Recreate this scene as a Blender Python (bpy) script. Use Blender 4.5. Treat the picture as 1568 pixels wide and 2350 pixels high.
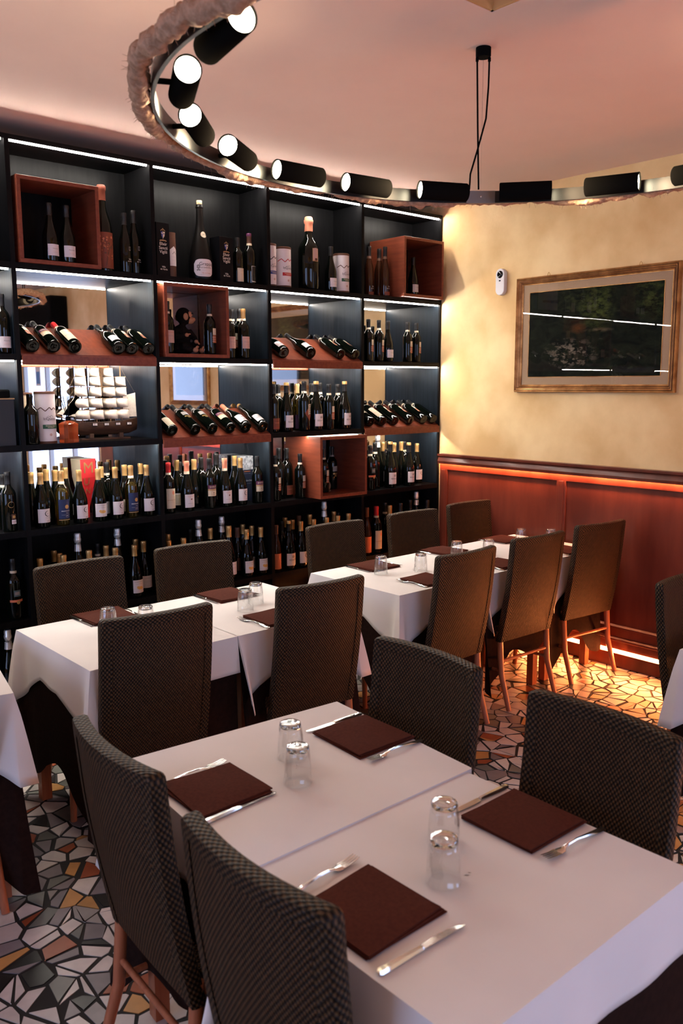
import bpy, bmesh, math, random
from math import sin, cos, pi, radians, hypot, atan2, sqrt, exp
from mathutils import Vector, Matrix
random.seed(7)
SC = bpy.context.scene
for o in list(bpy.data.objects):
    bpy.data.objects.remove(o)
COL = SC.collection

# ------------------------------------------------------------------ camera
FPX, EYE = 1957.0, 1.8136
cam_d = bpy.data.cameras.new('camera')
cam = bpy.data.objects.new('camera', cam_d)
COL.objects.link(cam)
Rv = Vector((0.74891127, -0.66266388, -0.00291424))
Uv = Vector((0.10038504, 0.10910125, 0.98894882))
Fv = Vector((0.65502271, 0.74092746, -0.1482287))
M = Matrix.Identity(4)
for i in range(3):
    M[i][0], M[i][1], M[i][2] = Rv[i], Uv[i], -Fv[i]
M[0][3], M[1][3], M[2][3] = 0.0, 0.0, EYE
cam.matrix_world = M
cam_d.sensor_fit = 'VERTICAL'
cam_d.sensor_height = 36.0
cam_d.sensor_width = 24.0
cam_d.lens = FPX / 2350 * 36.0
cam_d.clip_start = 0.05
cam_d.dof.use_dof = True
cam_d.dof.focus_distance = 4.3
cam_d.dof.aperture_fstop = 5.0
SC.camera = cam

# ------------------------------------------------------------------ view, world, light levels
SC.view_settings.view_transform = 'Standard'
SC.view_settings.look = 'None'
SC.view_settings.gamma = 1.0
SC.view_settings.exposure = 0.66
SC.view_settings.use_curve_mapping = False
SC.cycles.use_denoising = True
SC.cycles.caustics_reflective = False
SC.cycles.caustics_refractive = False
SC.cycles.sample_clamp_indirect = 4.0
SC.cycles.max_bounces = 12
SC.cycles.transparent_max_bounces = 24
w = bpy.data.worlds.new('world')
SC.world = w
w.use_nodes = True
w.node_tree.nodes['Background'].inputs[0].default_value = (0.6, 0.75, 1.0, 1)
w.node_tree.nodes['Background'].inputs[1].default_value = 0.5

LED_WHITE = ((1.0, 0.92, 0.82), 136.0)
LED_RED = ((1.0, 0.28, 0.075), 150.0)
LED_AMBER = ((1.0, 0.36, 0.14), 170.0)
LENS = ((1.0, 0.86, 0.58), 40.0)
SPOT_W, SPOT_COL = 15.0, (1.0, 0.74, 0.46)
DAY = ((0.47, 0.61, 1.0), 3.3)

# ------------------------------------------------------------------ materials
MATS = {}
def newmat(name):
    m = bpy.data.materials.new(name)
    m.use_nodes = True
    nt = m.node_tree
    return m, nt, nt.nodes['Principled BSDF'], nt.nodes['Material Output']

def P(name, col, rough=0.5, metal=0.0, coat=0.0, spec=0.5, trans=0.0, ior=1.45, sheen=0.0):
    if name in MATS: return MATS[name]
    m, nt, b, out = newmat(name)
    b.inputs['Base Color'].default_value = (*col, 1)
    b.inputs['Roughness'].default_value = rough
    b.inputs['Metallic'].default_value = metal
    b.inputs['Coat Weight'].default_value = coat
    b.inputs['Coat Roughness'].default_value = 0.08
    b.inputs['Specular IOR Level'].default_value = spec
    b.inputs['Transmission Weight'].default_value = trans
    b.inputs['IOR'].default_value = ior
    b.inputs['Sheen Weight'].default_value = sheen
    MATS[name] = m
    return m

def EM(name, col, s):
    m = bpy.data.materials.new(name)
    m.use_nodes = True
    nt = m.node_tree
    nt.nodes.clear()
    e = nt.nodes.new('ShaderNodeEmission')
    e.inputs[0].default_value = (*col, 1)
    e.inputs[1].default_value = s
    o = nt.nodes.new('ShaderNodeOutputMaterial')
    nt.links.new(e.outputs[0], o.inputs[0])
    MATS[name] = m
    return m

def nd(nt, typ, **kw):
    n = nt.nodes.new(typ)
    for k, v in kw.items():
        if k.startswith('i_'):
            key = k[2:]
            key = int(key) if key.isdigit() else key
            n.inputs[key].default_value = v
        else:
            setattr(n, k, v)
    return n

def mapping(nt, scale, coord='Object', rot=(0, 0, 0)):
    tc = nd(nt, 'ShaderNodeTexCoord')
    mp = nd(nt, 'ShaderNodeMapping')
    mp.inputs['Scale'].default_value = scale
    mp.inputs['Rotation'].default_value = rot
    nt.links.new(tc.outputs[coord], mp.inputs['Vector'])
    return mp.outputs[0]

def ramp(nt, fac, stops, interp='LINEAR'):
    r = nd(nt, 'ShaderNodeValToRGB')
    cr = r.color_ramp
    cr.interpolation = interp
    while len(cr.elements) < len(stops): cr.elements.new(0.5)
    for e, (p, c) in zip(cr.elements, stops):
        e.position = p
        e.color = (*c, 1) if len(c) == 3 else c
    nt.links.new(fac, r.inputs[0])
    return r.outputs[0]

def bump(nt, h, b, strength, dist=0.002):
    bp = nd(nt, 'ShaderNodeBump')
    bp.inputs['Strength'].default_value = strength
    bp.inputs['Distance'].default_value = dist
    nt.links.new(h, bp.inputs['Height'])
    nt.links.new(bp.outputs[0], b.inputs['Normal'])

def noisy(name, c1, c2, scale, rough=0.6, bumps=0.0, stretch=(1, 1, 1), coat=0.0, detail=5, dist=0.002, lo=0.35, hi=0.65, coord='Object', sheen=0.0, spec=0.3):
    m, nt, b, out = newmat(name)
    v = mapping(nt, stretch, coord)
    n = nd(nt, 'ShaderNodeTexNoise', i_Scale=scale, i_Detail=detail)
    nt.links.new(v, n.inputs['Vector'])
    c = ramp(nt, n.outputs['Fac'], [(lo, c1), (hi, c2)])
    nt.links.new(c, b.inputs['Base Color'])
    b.inputs['Roughness'].default_value = rough
    b.inputs['Coat Weight'].default_value = coat
    b.inputs['Coat Roughness'].default_value = 0.15
    b.inputs['Sheen Weight'].default_value = sheen
    b.inputs['Specular IOR Level'].default_value = spec
    if bumps: bump(nt, n.outputs['Fac'], b, bumps, dist)
    MATS[name] = m
    return m

def mat_floor():
    m, nt, b, out = newmat('mosaic_tile')
    at = nd(nt, 'ShaderNodeAttribute', attribute_name='shard', attribute_type='GEOMETRY')
    n = nd(nt, 'ShaderNodeTexNoise', i_Scale=14.0, i_Detail=4.0)
    nt.links.new(mapping(nt, (1, 1, 1)), n.inputs['Vector'])
    r = ramp(nt, n.outputs['Fac'], [(.3, (.82, .82, .82)), (.7, (1.08, 1.08, 1.08))])
    mx = nd(nt, 'ShaderNodeMixRGB', blend_type='MULTIPLY'); mx.inputs[0].default_value = 1
    nt.links.new(at.outputs['Color'], mx.inputs[1]); nt.links.new(r, mx.inputs[2])
    nt.links.new(mx.outputs[0], b.inputs['Base Color'])
    b.inputs['Roughness'].default_value = 0.34
    MATS['tile'] = m
    P('grout', (0.012, 0.010, 0.009), 0.8)

def mat_weave(name, dark, light, cell=0.011, rough=0.55):
    m, nt, b, out = newmat(name)
    tc = nd(nt, 'ShaderNodeTexCoord')
    sx = nd(nt, 'ShaderNodeSeparateXYZ')
    nt.links.new(tc.outputs['UV'], sx.inputs[0])
    def mth(op, a, bb=None):
        n = nd(nt, 'ShaderNodeMath', operation=op)
        for i, x in enumerate((a, bb)):
            if x is None: continue
            if isinstance(x, (int, float)): n.inputs[i].default_value = x
            else: nt.links.new(x, n.inputs[i])
        return n.outputs[0]
    k = pi / cell
    su = mth('SINE', mth('MULTIPLY', sx.outputs[0], k))
    sv = mth('SINE', mth('MULTIPLY', sx.outputs[1], k * 0.8))
    pr = mth('MULTIPLY', su, sv)
    h = mth('ADD', mth('MULTIPLY', pr, 0.5), 0.5)
    n = nd(nt, 'ShaderNodeTexNoise', i_Scale=40.0, i_Detail=2.0)
    nt.links.new(tc.outputs['UV'], n.inputs['Vector'])
    f = mth('ADD', h, mth('MULTIPLY', mth('SUBTRACT', n.outputs['Fac'], 0.5), 0.35))
    c = ramp(nt, f, [(0.22, (dark[0] * .25, dark[1] * .25, dark[2] * .25)), (0.45, dark), (0.85, light)])
    nt.links.new(c, b.inputs['Base Color'])
    b.inputs['Roughness'].default_value = rough
    b.inputs['Specular IOR Level'].default_value = 0.16
    bump(nt, h, b, 0.7, 0.004)
    MATS[name] = m

def mat_mirror():
    m, nt, b, out = newmat('mirror_glass')
    b.inputs['Base Color'].default_value = (0.86, 0.86, 0.86, 1)
    b.inputs['Metallic'].default_value = 1
    b.inputs['Roughness'].default_value = 0.015
    MATS['mirror'] = m

def mat_thin_glass(name, tint, base=0.07, gl=1.0):
    m = bpy.data.materials.new(name)
    m.use_nodes = True
    nt = m.node_tree
    nt.nodes.clear()
    t = nd(nt, 'ShaderNodeBsdfTransparent')
    t.inputs[0].default_value = (*tint, 1)
    g = nd(nt, 'ShaderNodeBsdfGlossy')
    g.inputs['Color'].default_value = (gl, gl, gl, 1)
    g.inputs['Roughness'].default_value = 0.005
    lw = nd(nt, 'ShaderNodeLayerWeight')
    pw = nd(nt, 'ShaderNodeMath', operation='POWER')
    pw.inputs[1].default_value = 3.0
    nt.links.new(lw.outputs['Facing'], pw.inputs[0])
    fr = nd(nt, 'ShaderNodeMath', operation='MULTIPLY_ADD', use_clamp=True)
    fr.inputs[1].default_value = 0.95; fr.inputs[2].default_value = base
    nt.links.new(pw.outputs[0], fr.inputs[0])
    mx = nd(nt, 'ShaderNodeMixShader')
    o = nd(nt, 'ShaderNodeOutputMaterial')
    nt.links.new(fr.outputs[0], mx.inputs[0])
    nt.links.new(t.outputs[0], mx.inputs[1]); nt.links.new(g.outputs[0], mx.inputs[2])
    nt.links.new(mx.outputs[0], o.inputs[0])
    MATS[name] = m

def mat_painting(name, seed):
    m, nt, b, out = newmat(name)
    tc = nd(nt, 'ShaderNodeTexCoord')
    mp = nd(nt, 'ShaderNodeMapping')
    mp.inputs['Location'].default_value = (seed, seed * .7, 0)
    nt.links.new(tc.outputs['UV'], mp.inputs[0])
    sx = nd(nt, 'ShaderNodeSeparateXYZ')
    nt.links.new(tc.outputs['UV'], sx.inputs[0])
    def blob(u, v, su, sv):
        vm = nd(nt, 'ShaderNodeVectorMath', operation='SUBTRACT')
        nt.links.new(tc.outputs['UV'], vm.inputs[0]); vm.inputs[1].default_value = (u, v, 0)
        vs = nd(nt, 'ShaderNodeVectorMath', operation='MULTIPLY')
        nt.links.new(vm.outputs[0], vs.inputs[0]); vs.inputs[1].default_value = (1 / su, 1 / sv, 0)
        ln = nd(nt, 'ShaderNodeVectorMath', operation='LENGTH')
        nt.links.new(vs.outputs[0], ln.inputs[0])
        mr = nd(nt, 'ShaderNodeMapRange')
        mr.inputs[1].default_value = 1.0; mr.inputs[2].default_value = 0.0
        nt.links.new(ln.outputs['Value'], mr.inputs[0])
        return mr.outputs[0]
    n1 = nd(nt, 'ShaderNodeTexNoise', i_Scale=16.0, i_Detail=8.0, i_Roughness=0.7)
    n2 = nd(nt, 'ShaderNodeTexNoise', i_Scale=9.0, i_Detail=6.0, i_Distortion=1.2)
    nt.links.new(mp.outputs[0], n1.inputs['Vector']); nt.links.new(mp.outputs[0], n2.inputs['Vector'])
    cur = ramp(nt, n2.outputs['Fac'], [(0.35, (0.004, 0.005, 0.004)), (0.7, (0.014, 0.018, 0.010))])
    def lay(cur, mask, noise, lo, hi, col):
        r = ramp(nt, noise, [(lo, (0, 0, 0)), (hi, (1, 1, 1))])
        mu = nd(nt, 'ShaderNodeMath', operation='MULTIPLY')
        nt.links.new(r, mu.inputs[0]); nt.links.new(mask, mu.inputs[1])
        mx = nd(nt, 'ShaderNodeMixRGB')
        nt.links.new(mu.outputs[0], mx.inputs[0]); nt.links.new(cur, mx.inputs[1])
        mx.inputs[2].default_value = (*col, 1)
        return mx.outputs[0]
    cur = lay(cur, blob(.53, .80, .16, .34), n1.outputs['Fac'], .42, .62, (0.10, 0.13, 0.03))
    cur = lay(cur, blob(.92, .85, .16, .3), n1.outputs['Fac'], .45, .66, (0.08, 0.11, 0.03))
    cur = lay(cur, blob(.33, .85, .14, .25), n1.outputs['Fac'], .48, .68, (0.05, 0.06, 0.02))
    cur = lay(cur, blob(.40, .55, .08, .07), n2.outputs['Fac'], .40, .6, (0.10, 0.04, 0.012))
    cur = lay(cur, blob(.55, .52, .12, .03), n2.outputs['Fac'], .38, .55, (0.16, 0.12, 0.07))
    cur = lay(cur, blob(.34, .26, .24, .20), n1.outputs['Fac'], .50, .60, (0.30, 0.25, 0.19))
    cur = lay(cur, blob(.72, .16, .2, .14), n1.outputs['Fac'], .55, .66, (0.06, 0.07, 0.03))
    nt.links.new(cur, b.inputs['Base Color'])
    b.inputs['Roughness'].default_value = 0.6
    b.inputs['Specular IOR Level'].default_value = 0.05
    MATS[name] = m

mat_floor(); mat_mirror()
mat_weave('weave', (0.014, 0.0062, 0.0028), (0.090, 0.045, 0.018), cell=0.0062)
mat_weave('weave_edge', (0.012, 0.006, 0.003), (0.080, 0.043, 0.018), cell=0.0072)
mat_thin_glass('tumbler_glass', (0.975, 0.98, 0.98))
mat_thin_glass('picture_glass', (0.97, 0.97, 0.97), 0.012)
mat_thin_glass('clear_bottle', (0.62, 0.60, 0.38), 0.05)
mat_painting('painting', 0.0); 
noisy('wall', (0.70, 0.45, 0.20), (0.90, 0.66, 0.35), 2.6, 0.75, 0.05, detail=8)
noisy('ceiling', (0.79, 0.59, 0.505), (0.82, 0.615, 0.525), 3.0, 0.85)
noisy('recess', (0.60, 0.36, 0.15), (0.66, 0.41, 0.18), 3.0, 0.8)
noisy('mahogany', (0.085, 0.016, 0.009), (0.145, 0.032, 0.018), 3.0, 0.36, 0.0, (2.5, 2.5, 0.5), coat=0.15)
noisy('boxwood', (0.15, 0.032, 0.015), (0.20, 0.046, 0.021), 6.0, 0.42, 0.0, (8, 1, 8), coat=0.1)
noisy('legwood', (0.30, 0.095, 0.045), (0.38, 0.13, 0.06), 5.0, 0.4, 0.0, (12, 12, 1.0), coat=0.15)
noisy('black_board', (0.0035, 0.0035, 0.004), (0.006, 0.006, 0.0065), 6.0, 0.36, 0.0, (10, 10, 1), spec=0.07)
noisy('blue_board', (0.007, 0.011, 0.016), (0.012, 0.018, 0.025), 5.0, 0.40, 0.03, (2, 12, 0.8), spec=0.12)
noisy('cloth', (0.72, 0.69, 0.675), (0.75, 0.72, 0.70), 5.0, 0.85, 0.35, dist=0.006, detail=3, spec=0.1)
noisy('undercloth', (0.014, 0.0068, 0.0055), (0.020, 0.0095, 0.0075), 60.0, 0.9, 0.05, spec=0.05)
noisy('napkin', (0.062, 0.0155, 0.0095), (0.078, 0.020, 0.012), 120.0, 0.9, 0.1, dist=0.0005, spec=0.08)
noisy('rope', (0.30, 0.17, 0.10), (0.48, 0.29, 0.185), 60.0, 0.95, 0.9, detail=8, dist=0.006)
noisy('gilt', (0.30, 0.13, 0.04), (0.62, 0.33, 0.12), 14.0, 0.36, 0.1)
MATS['gilt'].node_tree.nodes['Principled BSDF'].inputs['Metallic'].default_value = 0.6
noisy('gilt_dark', (0.10, 0.035, 0.012), (0.20, 0.08, 0.03), 14.0, 0.4, 0.1)
noisy('mount', (0.50, 0.34, 0.215), (0.54, 0.375, 0.24), 200.0, 0.9)
noisy('fur', (0.005, 0.004, 0.004), (0.011, 0.009, 0.008), 180.0, 0.9, 0.8, dist=0.003, spec=0.05)
noisy('hull', (0.045, 0.022, 0.012), (0.075, 0.036, 0.018), 12.0, 0.45, 0.1, (1, 8, 8))
noisy('sail', (0.62, 0.55, 0.45), (0.72, 0.65, 0.54), 60.0, 0.9, 0.1)
noisy('mast', (0.28, 0.14, 0.06), (0.36, 0.19, 0.09), 20.0, 0.6)
noisy('embossed', (0.16, 0.18, 0.21), (0.55, 0.58, 0.62), 70.0, 0.3, 0.9, detail=3)
MATS['embossed'].node_tree.nodes['Principled BSDF'].inputs['Metallic'].default_value = 0.25
P('black_metal', (0.0045, 0.0045, 0.0045), 0.6, 0.0, spec=0.012)
P('spot_black', (0.0055, 0.0052, 0.0048), 0.6, 0.0, spec=0.0)
P('hoop_metal', (0.012, 0.011, 0.010), 0.34, spec=0.6)
P('satin_plate', (0.20, 0.20, 0.20), 0.4, 0.8)
P('steel', (0.72, 0.70, 0.66), 0.16, 1.0)
P('dark_glass', (0.002, 0.003, 0.002), 0.04, coat=0.0, spec=0.38)
P('amber_glass', (0.035, 0.010, 0.004), 0.05)
P('rose_glass', (0.10, 0.035, 0.012), 0.06)
P('white_plastic', (0.72, 0.70, 0.72), 0.35)
P('face_skin', (0.34, 0.155, 0.085), 0.7)
EM('led_white', *LED_WHITE); EM('led_red', *LED_RED); EM('led_amber', *LED_AMBER); EM('lens', *LENS); EM('daylight', *DAY)
PAL = dict(white=(0.72, 0.66, 0.66), cream=(0.62, 0.53, 0.39), ink=(0.02, 0.018, 0.018), grey=(0.25, 0.23, 0.22), gold=(0.62, 0.38, 0.14), tan=(0.42, 0.26, 0.12),
    navy=(0.010, 0.022, 0.085), purple=(0.09, 0.012, 0.06), orange=(0.72, 0.20, 0.09), salmon=(0.74, 0.26, 0.15), copper=(0.42, 0.13, 0.05), teal=(0.06, 0.10, 0.11),
    red=(0.45, 0.012, 0.016), silver=(0.88, 0.86, 0.83), black=(0.008, 0.008, 0.008), pink=(0.52, 0.34, 0.30), green=(0.02, 0.09, 0.045), blue=(0.03, 0.05, 0.25), amber=(0.75, 0.42, 0.12),
    brown=(0.10, 0.04, 0.02), dimgold=(0.30, 0.19, 0.07), cork=(0.62, 0.42, 0.24), violet=(0.035, 0.012, 0.05), terracotta=(0.20, 0.045, 0.02))
def pal(n):
    met = 0.55 if n in ('gold', 'silver', 'dimgold') else 0.0
    rg = 0.32 if met else (0.4 if n == 'black' else 0.55)
    return P('print_' + n, PAL[n], rg, met)

# ------------------------------------------------------------------ mesh building
class MB:
    def __init__(s): s.v, s.f, s.m, s.uv = [], [], [], []
    def add(s, vs, fs, mi=0, uvs=None):
        o = len(s.v)
        s.v += [tuple(p) for p in vs]
        for k, f in enumerate(fs):
            s.f.append(tuple(i + o for i in f)); s.m.append(mi)
            s.uv.append(uvs[k] if uvs else None)
    def box(s, x0, x1, y0, y1, z0, z1, mi=0):
        vs = [(x, y, z) for z in (z0, z1) for y in (y0, y1) for x in (x0, x1)]
        s.add(vs, [(0, 2, 3, 1), (4, 5, 7, 6), (0, 1, 5, 4), (2, 6, 7, 3), (0, 4, 6, 2), (1, 3, 7, 5)], mi)
    def prism(s, pts, a, b, axis='y', mi=0):
        n = len(pts)
        def put(p, t): return {'y': (p[0], t, p[1]), 'z': (p[0], p[1], t), 'x': (t, p[0], p[1])}[axis]
        vs = [put(p, a) for p in pts] + [put(p, b) for p in pts]
        fs = [tuple(range(n - 1, -1, -1)), tuple(range(n, 2 * n))] + [(i, (i + 1) % n, n + (i + 1) % n, n + i) for i in range(n)]
        s.add(vs, fs, mi)
    def lathe(s, prof, n=20, c=(0, 0, 0), mi=0, flute=None, caps=True):
        vs, fs = [], []
        for k, (r, z) in enumerate(prof):
            for i in range(n):
                a = 2 * pi * i / n
                rr = r
                if flute: rr = flute(k, a, r)
                vs.append((c[0] + rr * cos(a), c[1] + rr * sin(a), c[2] + z))
        for k in range(len(prof) - 1):
            for i in range(n):
                j = (i + 1) % n
                fs.append((k * n + i, k * n + j, (k + 1) * n + j, (k + 1) * n + i))
        if caps:
            if prof[0][0] > 1e-6: fs.append(tuple(range(n - 1, -1, -1)))
            if prof[-1][0] > 1e-6:
                b = (len(prof) - 1) * n
                fs.append(tuple(range(b, b + n)))
        s.add(vs, fs, mi)
    def tube(s, pts, rad, n=8, mi=0, closed=False):
        pts = [Vector(p) for p in pts]
        L = len(pts)
        rads = rad if isinstance(rad, (list, tuple)) else [rad] * L
        vs, fs = [], []
        up = None
        for k in range(L):
            a = pts[(k - 1) % L] if (closed or k > 0) else pts[k]
            b = pts[(k + 1) % L] if (closed or k < L - 1) else pts[k]
            t = (b - a).normalized()
            if up is None: up = Vector((0, 0, 1)) if abs(t.z) < 0.9 else Vector((1, 0, 0))
            x = t.cross(up).normalized(); y = x.cross(t).normalized()
            up = y
            for i in range(n):
                an = 2 * pi * i / n
                vs.append(pts[k] + (x * cos(an) + y * sin(an)) * rads[k])
        for k in range(L if closed else L - 1):
            k2 = (k + 1) % L
            for i in range(n):
                j = (i + 1) % n
                fs.append((k * n + i, k * n + j, k2 * n + j, k2 * n + i))
        if not closed:
            fs.append(tuple(range(n - 1, -1, -1))); fs.append(tuple(range((L - 1) * n, L * n)))
        s.add(vs, fs, mi)
    def grid(s, fn, nu, nv, mi=0, uvf=None):
        vs = [fn(i / nu, j / nv) for j in range(nv + 1) for i in range(nu + 1)]
        fs, uvs = [], []
        for j in range(nv):
            for i in range(nu):
                a = j * (nu + 1) + i
                fs.append((a, a + 1, a + nu + 2, a + nu + 1))
                if uvf: uvs.append([uvf(i / nu, j / nv), uvf((i + 1) / nu, j / nv), uvf((i + 1) / nu, (j + 1) / nv), uvf(i / nu, (j + 1) / nv)])
        s.add(vs, fs, mi, uvs or None)
    def sph(s, c, r, nu=14, nv=9, mi=0):
        rx, ry, rz = r if isinstance(r, (tuple, list)) else (r, r, r)
        vs = [(c[0], c[1], c[2] - rz)]
        for j in range(1, nv):
            p = -pi / 2 + pi * j / nv
            for i in range(nu):
                a = 2 * pi * i / nu
                vs.append((c[0] + rx * cos(p) * cos(a), c[1] + ry * cos(p) * sin(a), c[2] + rz * sin(p)))
        vs.append((c[0], c[1], c[2] + rz))
        fs = [(0, 1 + (i + 1) % nu, 1 + i) for i in range(nu)]
        for j in range(nv - 2):
            for i in range(nu):
                a = 1 + j * nu; k = (i + 1) % nu
                fs.append((a + i, a + k, a + nu + k, a + nu + i))
        b = 1 + (nv - 2) * nu
        fs += [(b + i, b + (i + 1) % nu, len(vs) - 1) for i in range(nu)]
        s.add(vs, fs, mi)
    def mesh(s, name, mats, smooth=None):
        me = bpy.data.meshes.new(name)
        me.from_pydata(s.v, [], s.f)
        for mt in (mats if isinstance(mats, (list, tuple)) else [mats]):
            me.materials.append(MATS[mt] if isinstance(mt, str) else mt)
        me.polygons.foreach_set('material_index', s.m)
        if any(u is not None for u in s.uv):
            ul = me.uv_layers.new(name='UVMap')
            li = 0
            for k, f in enumerate(s.f):
                for q in range(len(f)):
                    ul.data[li].uv = s.uv[k][q] if s.uv[k] else (0, 0)
                    li += 1
        if smooth is not None:
            me.shade_smooth()
            me.set_sharp_from_angle(angle=radians(smooth))
        me.update()
        return me
    def build(s, name, mats, parent=None, smooth=None, bevel=0.0, seg=2):
        return link(name, s.mesh(name, mats, smooth), parent, bevel, seg)

def link(name, me, parent=None, bevel=0.0, seg=2):
    o = bpy.data.objects.new(name, me)
    COL.objects.link(o)
    if parent: o.parent = parent
    if bevel:
        b = o.modifiers.new('bevel', 'BEVEL')
        b.width = bevel; b.segments = seg; b.limit_method = 'ANGLE'; b.angle_limit = radians(50)
    return o

def tag(o, label=None, cat=None, group=None, kind=None):
    if label: o['label'] = label
    if cat: o['category'] = cat
    if group: o['group'] = group
    if kind: o['kind'] = kind
    return o

def thing(name, label, cat, loc=(0, 0, 0), rz=0.0, group=None):
    o = bpy.data.objects.new(name, None)
    o.empty_display_size = 0.05
    COL.objects.link(o)
    o.location = loc; o.rotation_euler = (0, 0, rz)
    return tag(o, label, cat, group)

def copy_tree(o, parent=None, loc=None, rz=None, label=None):
    c = o.copy(); COL.objects.link(c)
    if parent: c.parent = parent
    if loc is not None: c.location = loc
    if rz is not None: c.rotation_euler = (0, 0, rz)
    if label: c['label'] = label
    for ch in list(o.children): copy_tree(ch, c)
    return c

def struct(name, mb, mat, smooth=None, bevel=0.0, parent=None):
    o = mb.build(name, mat, parent, smooth, bevel)
    if not parent: o['kind'] = 'structure'
    return o

TXT = {}
def text2d(s, size):
    if s not in TXT:
        cu = bpy.data.curves.new('lettering', 'FONT')
        cu.body = s; cu.size = 1.0; cu.align_x = 'CENTER'; cu.align_y = 'CENTER'; cu.resolution_u = 3
        ob = bpy.data.objects.new('lettering', cu)
        COL.objects.link(ob)
        dg = bpy.context.evaluated_depsgraph_get()
        me = ob.evaluated_get(dg).to_mesh()
        TXT[s] = ([(v.co.x, v.co.y) for v in me.vertices], [tuple(p.vertices) for p in me.polygons])
        ob.evaluated_get(dg).to_mesh_clear()
        bpy.data.objects.remove(ob); bpy.data.curves.remove(cu)
    vs, fs = TXT[s]
    return [(x * size, y * size) for x, y in vs], fs

def slices(pts, w_=.005):
    """cut a flat outline into narrow upright strips so that it can follow a curved wall"""
    u0, u1 = min(p[0] for p in pts), max(p[0] for p in pts)
    n = max(1, math.ceil((u1 - u0) / w_))
    if n == 1: return [pts]
    def cut(p, a, keep_right):
        out = []
        for k in range(len(p)):
            q, r = p[k], p[(k + 1) % len(p)]
            dq, dr = (q[0] - a, r[0] - a) if keep_right else (a - q[0], a - r[0])
            if dq >= 0: out.append(q)
            if dq * dr < 0:
                t = dq / (dq - dr); out.append((q[0] + (r[0] - q[0]) * t, q[1] + (r[1] - q[1]) * t))
        return out
    res = []
    for k in range(n):
        q = cut(cut(pts, u0 + (u1 - u0) * k / n, True), u0 + (u1 - u0) * (k + 1) / n, False)
        if len(q) > 2: res.append(q)
    return res
class Lab:
    """flat artwork wrapped on a cylinder of radius r (facing -y) or laid on a plane"""
    def __init__(s, r=None): s.r = r; s.mb = MB(); s.mats = []; s.n = 0
    def mi(s, c):
        if c not in s.mats: s.mats.append(c)
        return s.mats.index(c)
    def w(s, u, v, lay):
        e = 0.0006 + 0.00035 * lay
        if s.r: a = u / s.r; return ((s.r + e) * sin(a), -(s.r + e) * cos(a), v)
        return (u, -e, v)
    def rect(s, u0, u1, v0, v1, c, lay=0):
        n = max(1, int(abs(u1 - u0) / 0.006)) if s.r else 1
        vs = [s.w(u0 + (u1 - u0) * i / n, v, lay) for v in (v0, v1) for i in range(n + 1)]
        s.mb.add(vs, [(i, i + 1, n + 2 + i, n + 1 + i) for i in range(n)], s.mi(c))
    def poly(s, pts, c, lay=1):
        for q in (slices(pts) if s.r else [pts]):
            s.mb.add([s.w(u, v, lay) for u, v in q], [tuple(range(len(q)))], s.mi(c))
    def disc(s, u, v, r, c, lay=1, n=16, ry=None):
        s.poly([(u + r * cos(2 * pi * i / n), v + (ry or r) * sin(2 * pi * i / n)) for i in range(n)], c, lay)
    def arc(s, u, v, r, th, a0, a1, c, lay=1, n=20):
        vs = []
        for i in range(n + 1):
            t = i / n; a = radians(a0 + (a1 - a0) * t); q = th * sin(pi * min(max(t, .08), .92))
            vs += [s.w(u + r * cos(a), v + r * sin(a), lay), s.w(u + (r - q) * cos(a), v + (r - q) * sin(a), lay)]
        s.mb.add(vs, [(2 * i, 2 * i + 2, 2 * i + 3, 2 * i + 1) for i in range(n)], s.mi(c))
    def line(s, pts, th, c, lay=1):
        for (a, b), (d, e) in zip(pts[:-1], pts[1:]):
            L = hypot(d - a, e - b); nx, ny = -(e - b) / L * th / 2, (d - a) / L * th / 2
            s.poly([(a + nx, b + ny), (a - nx, b - ny), (d - nx, e - ny), (d + nx, e + ny)], c, lay)
    def text(s, t, u, v, size, c, lay=2):
        vs, fs = text2d(t, size)
        s.mb.add([s.w(u + x, v + y, lay) for x, y in vs], fs, s.mi(c))
    def scrib(s, u, v, width, c, th=0.0008, lay=1):
        """a line of print too small to read"""
        x = u - width / 2
        rnd = random.Random(int(u * 1e4 + v * 1e5))
        while x < u + width / 2:
            L = rnd.uniform(.002, .005)
            s.rect(x, min(x + L, u + width / 2), v, v + th, c, lay)
            x += L + .0012
    def build(s, name, parent): return s.mb.build(name, [pal(c) for c in s.mats], parent)

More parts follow.
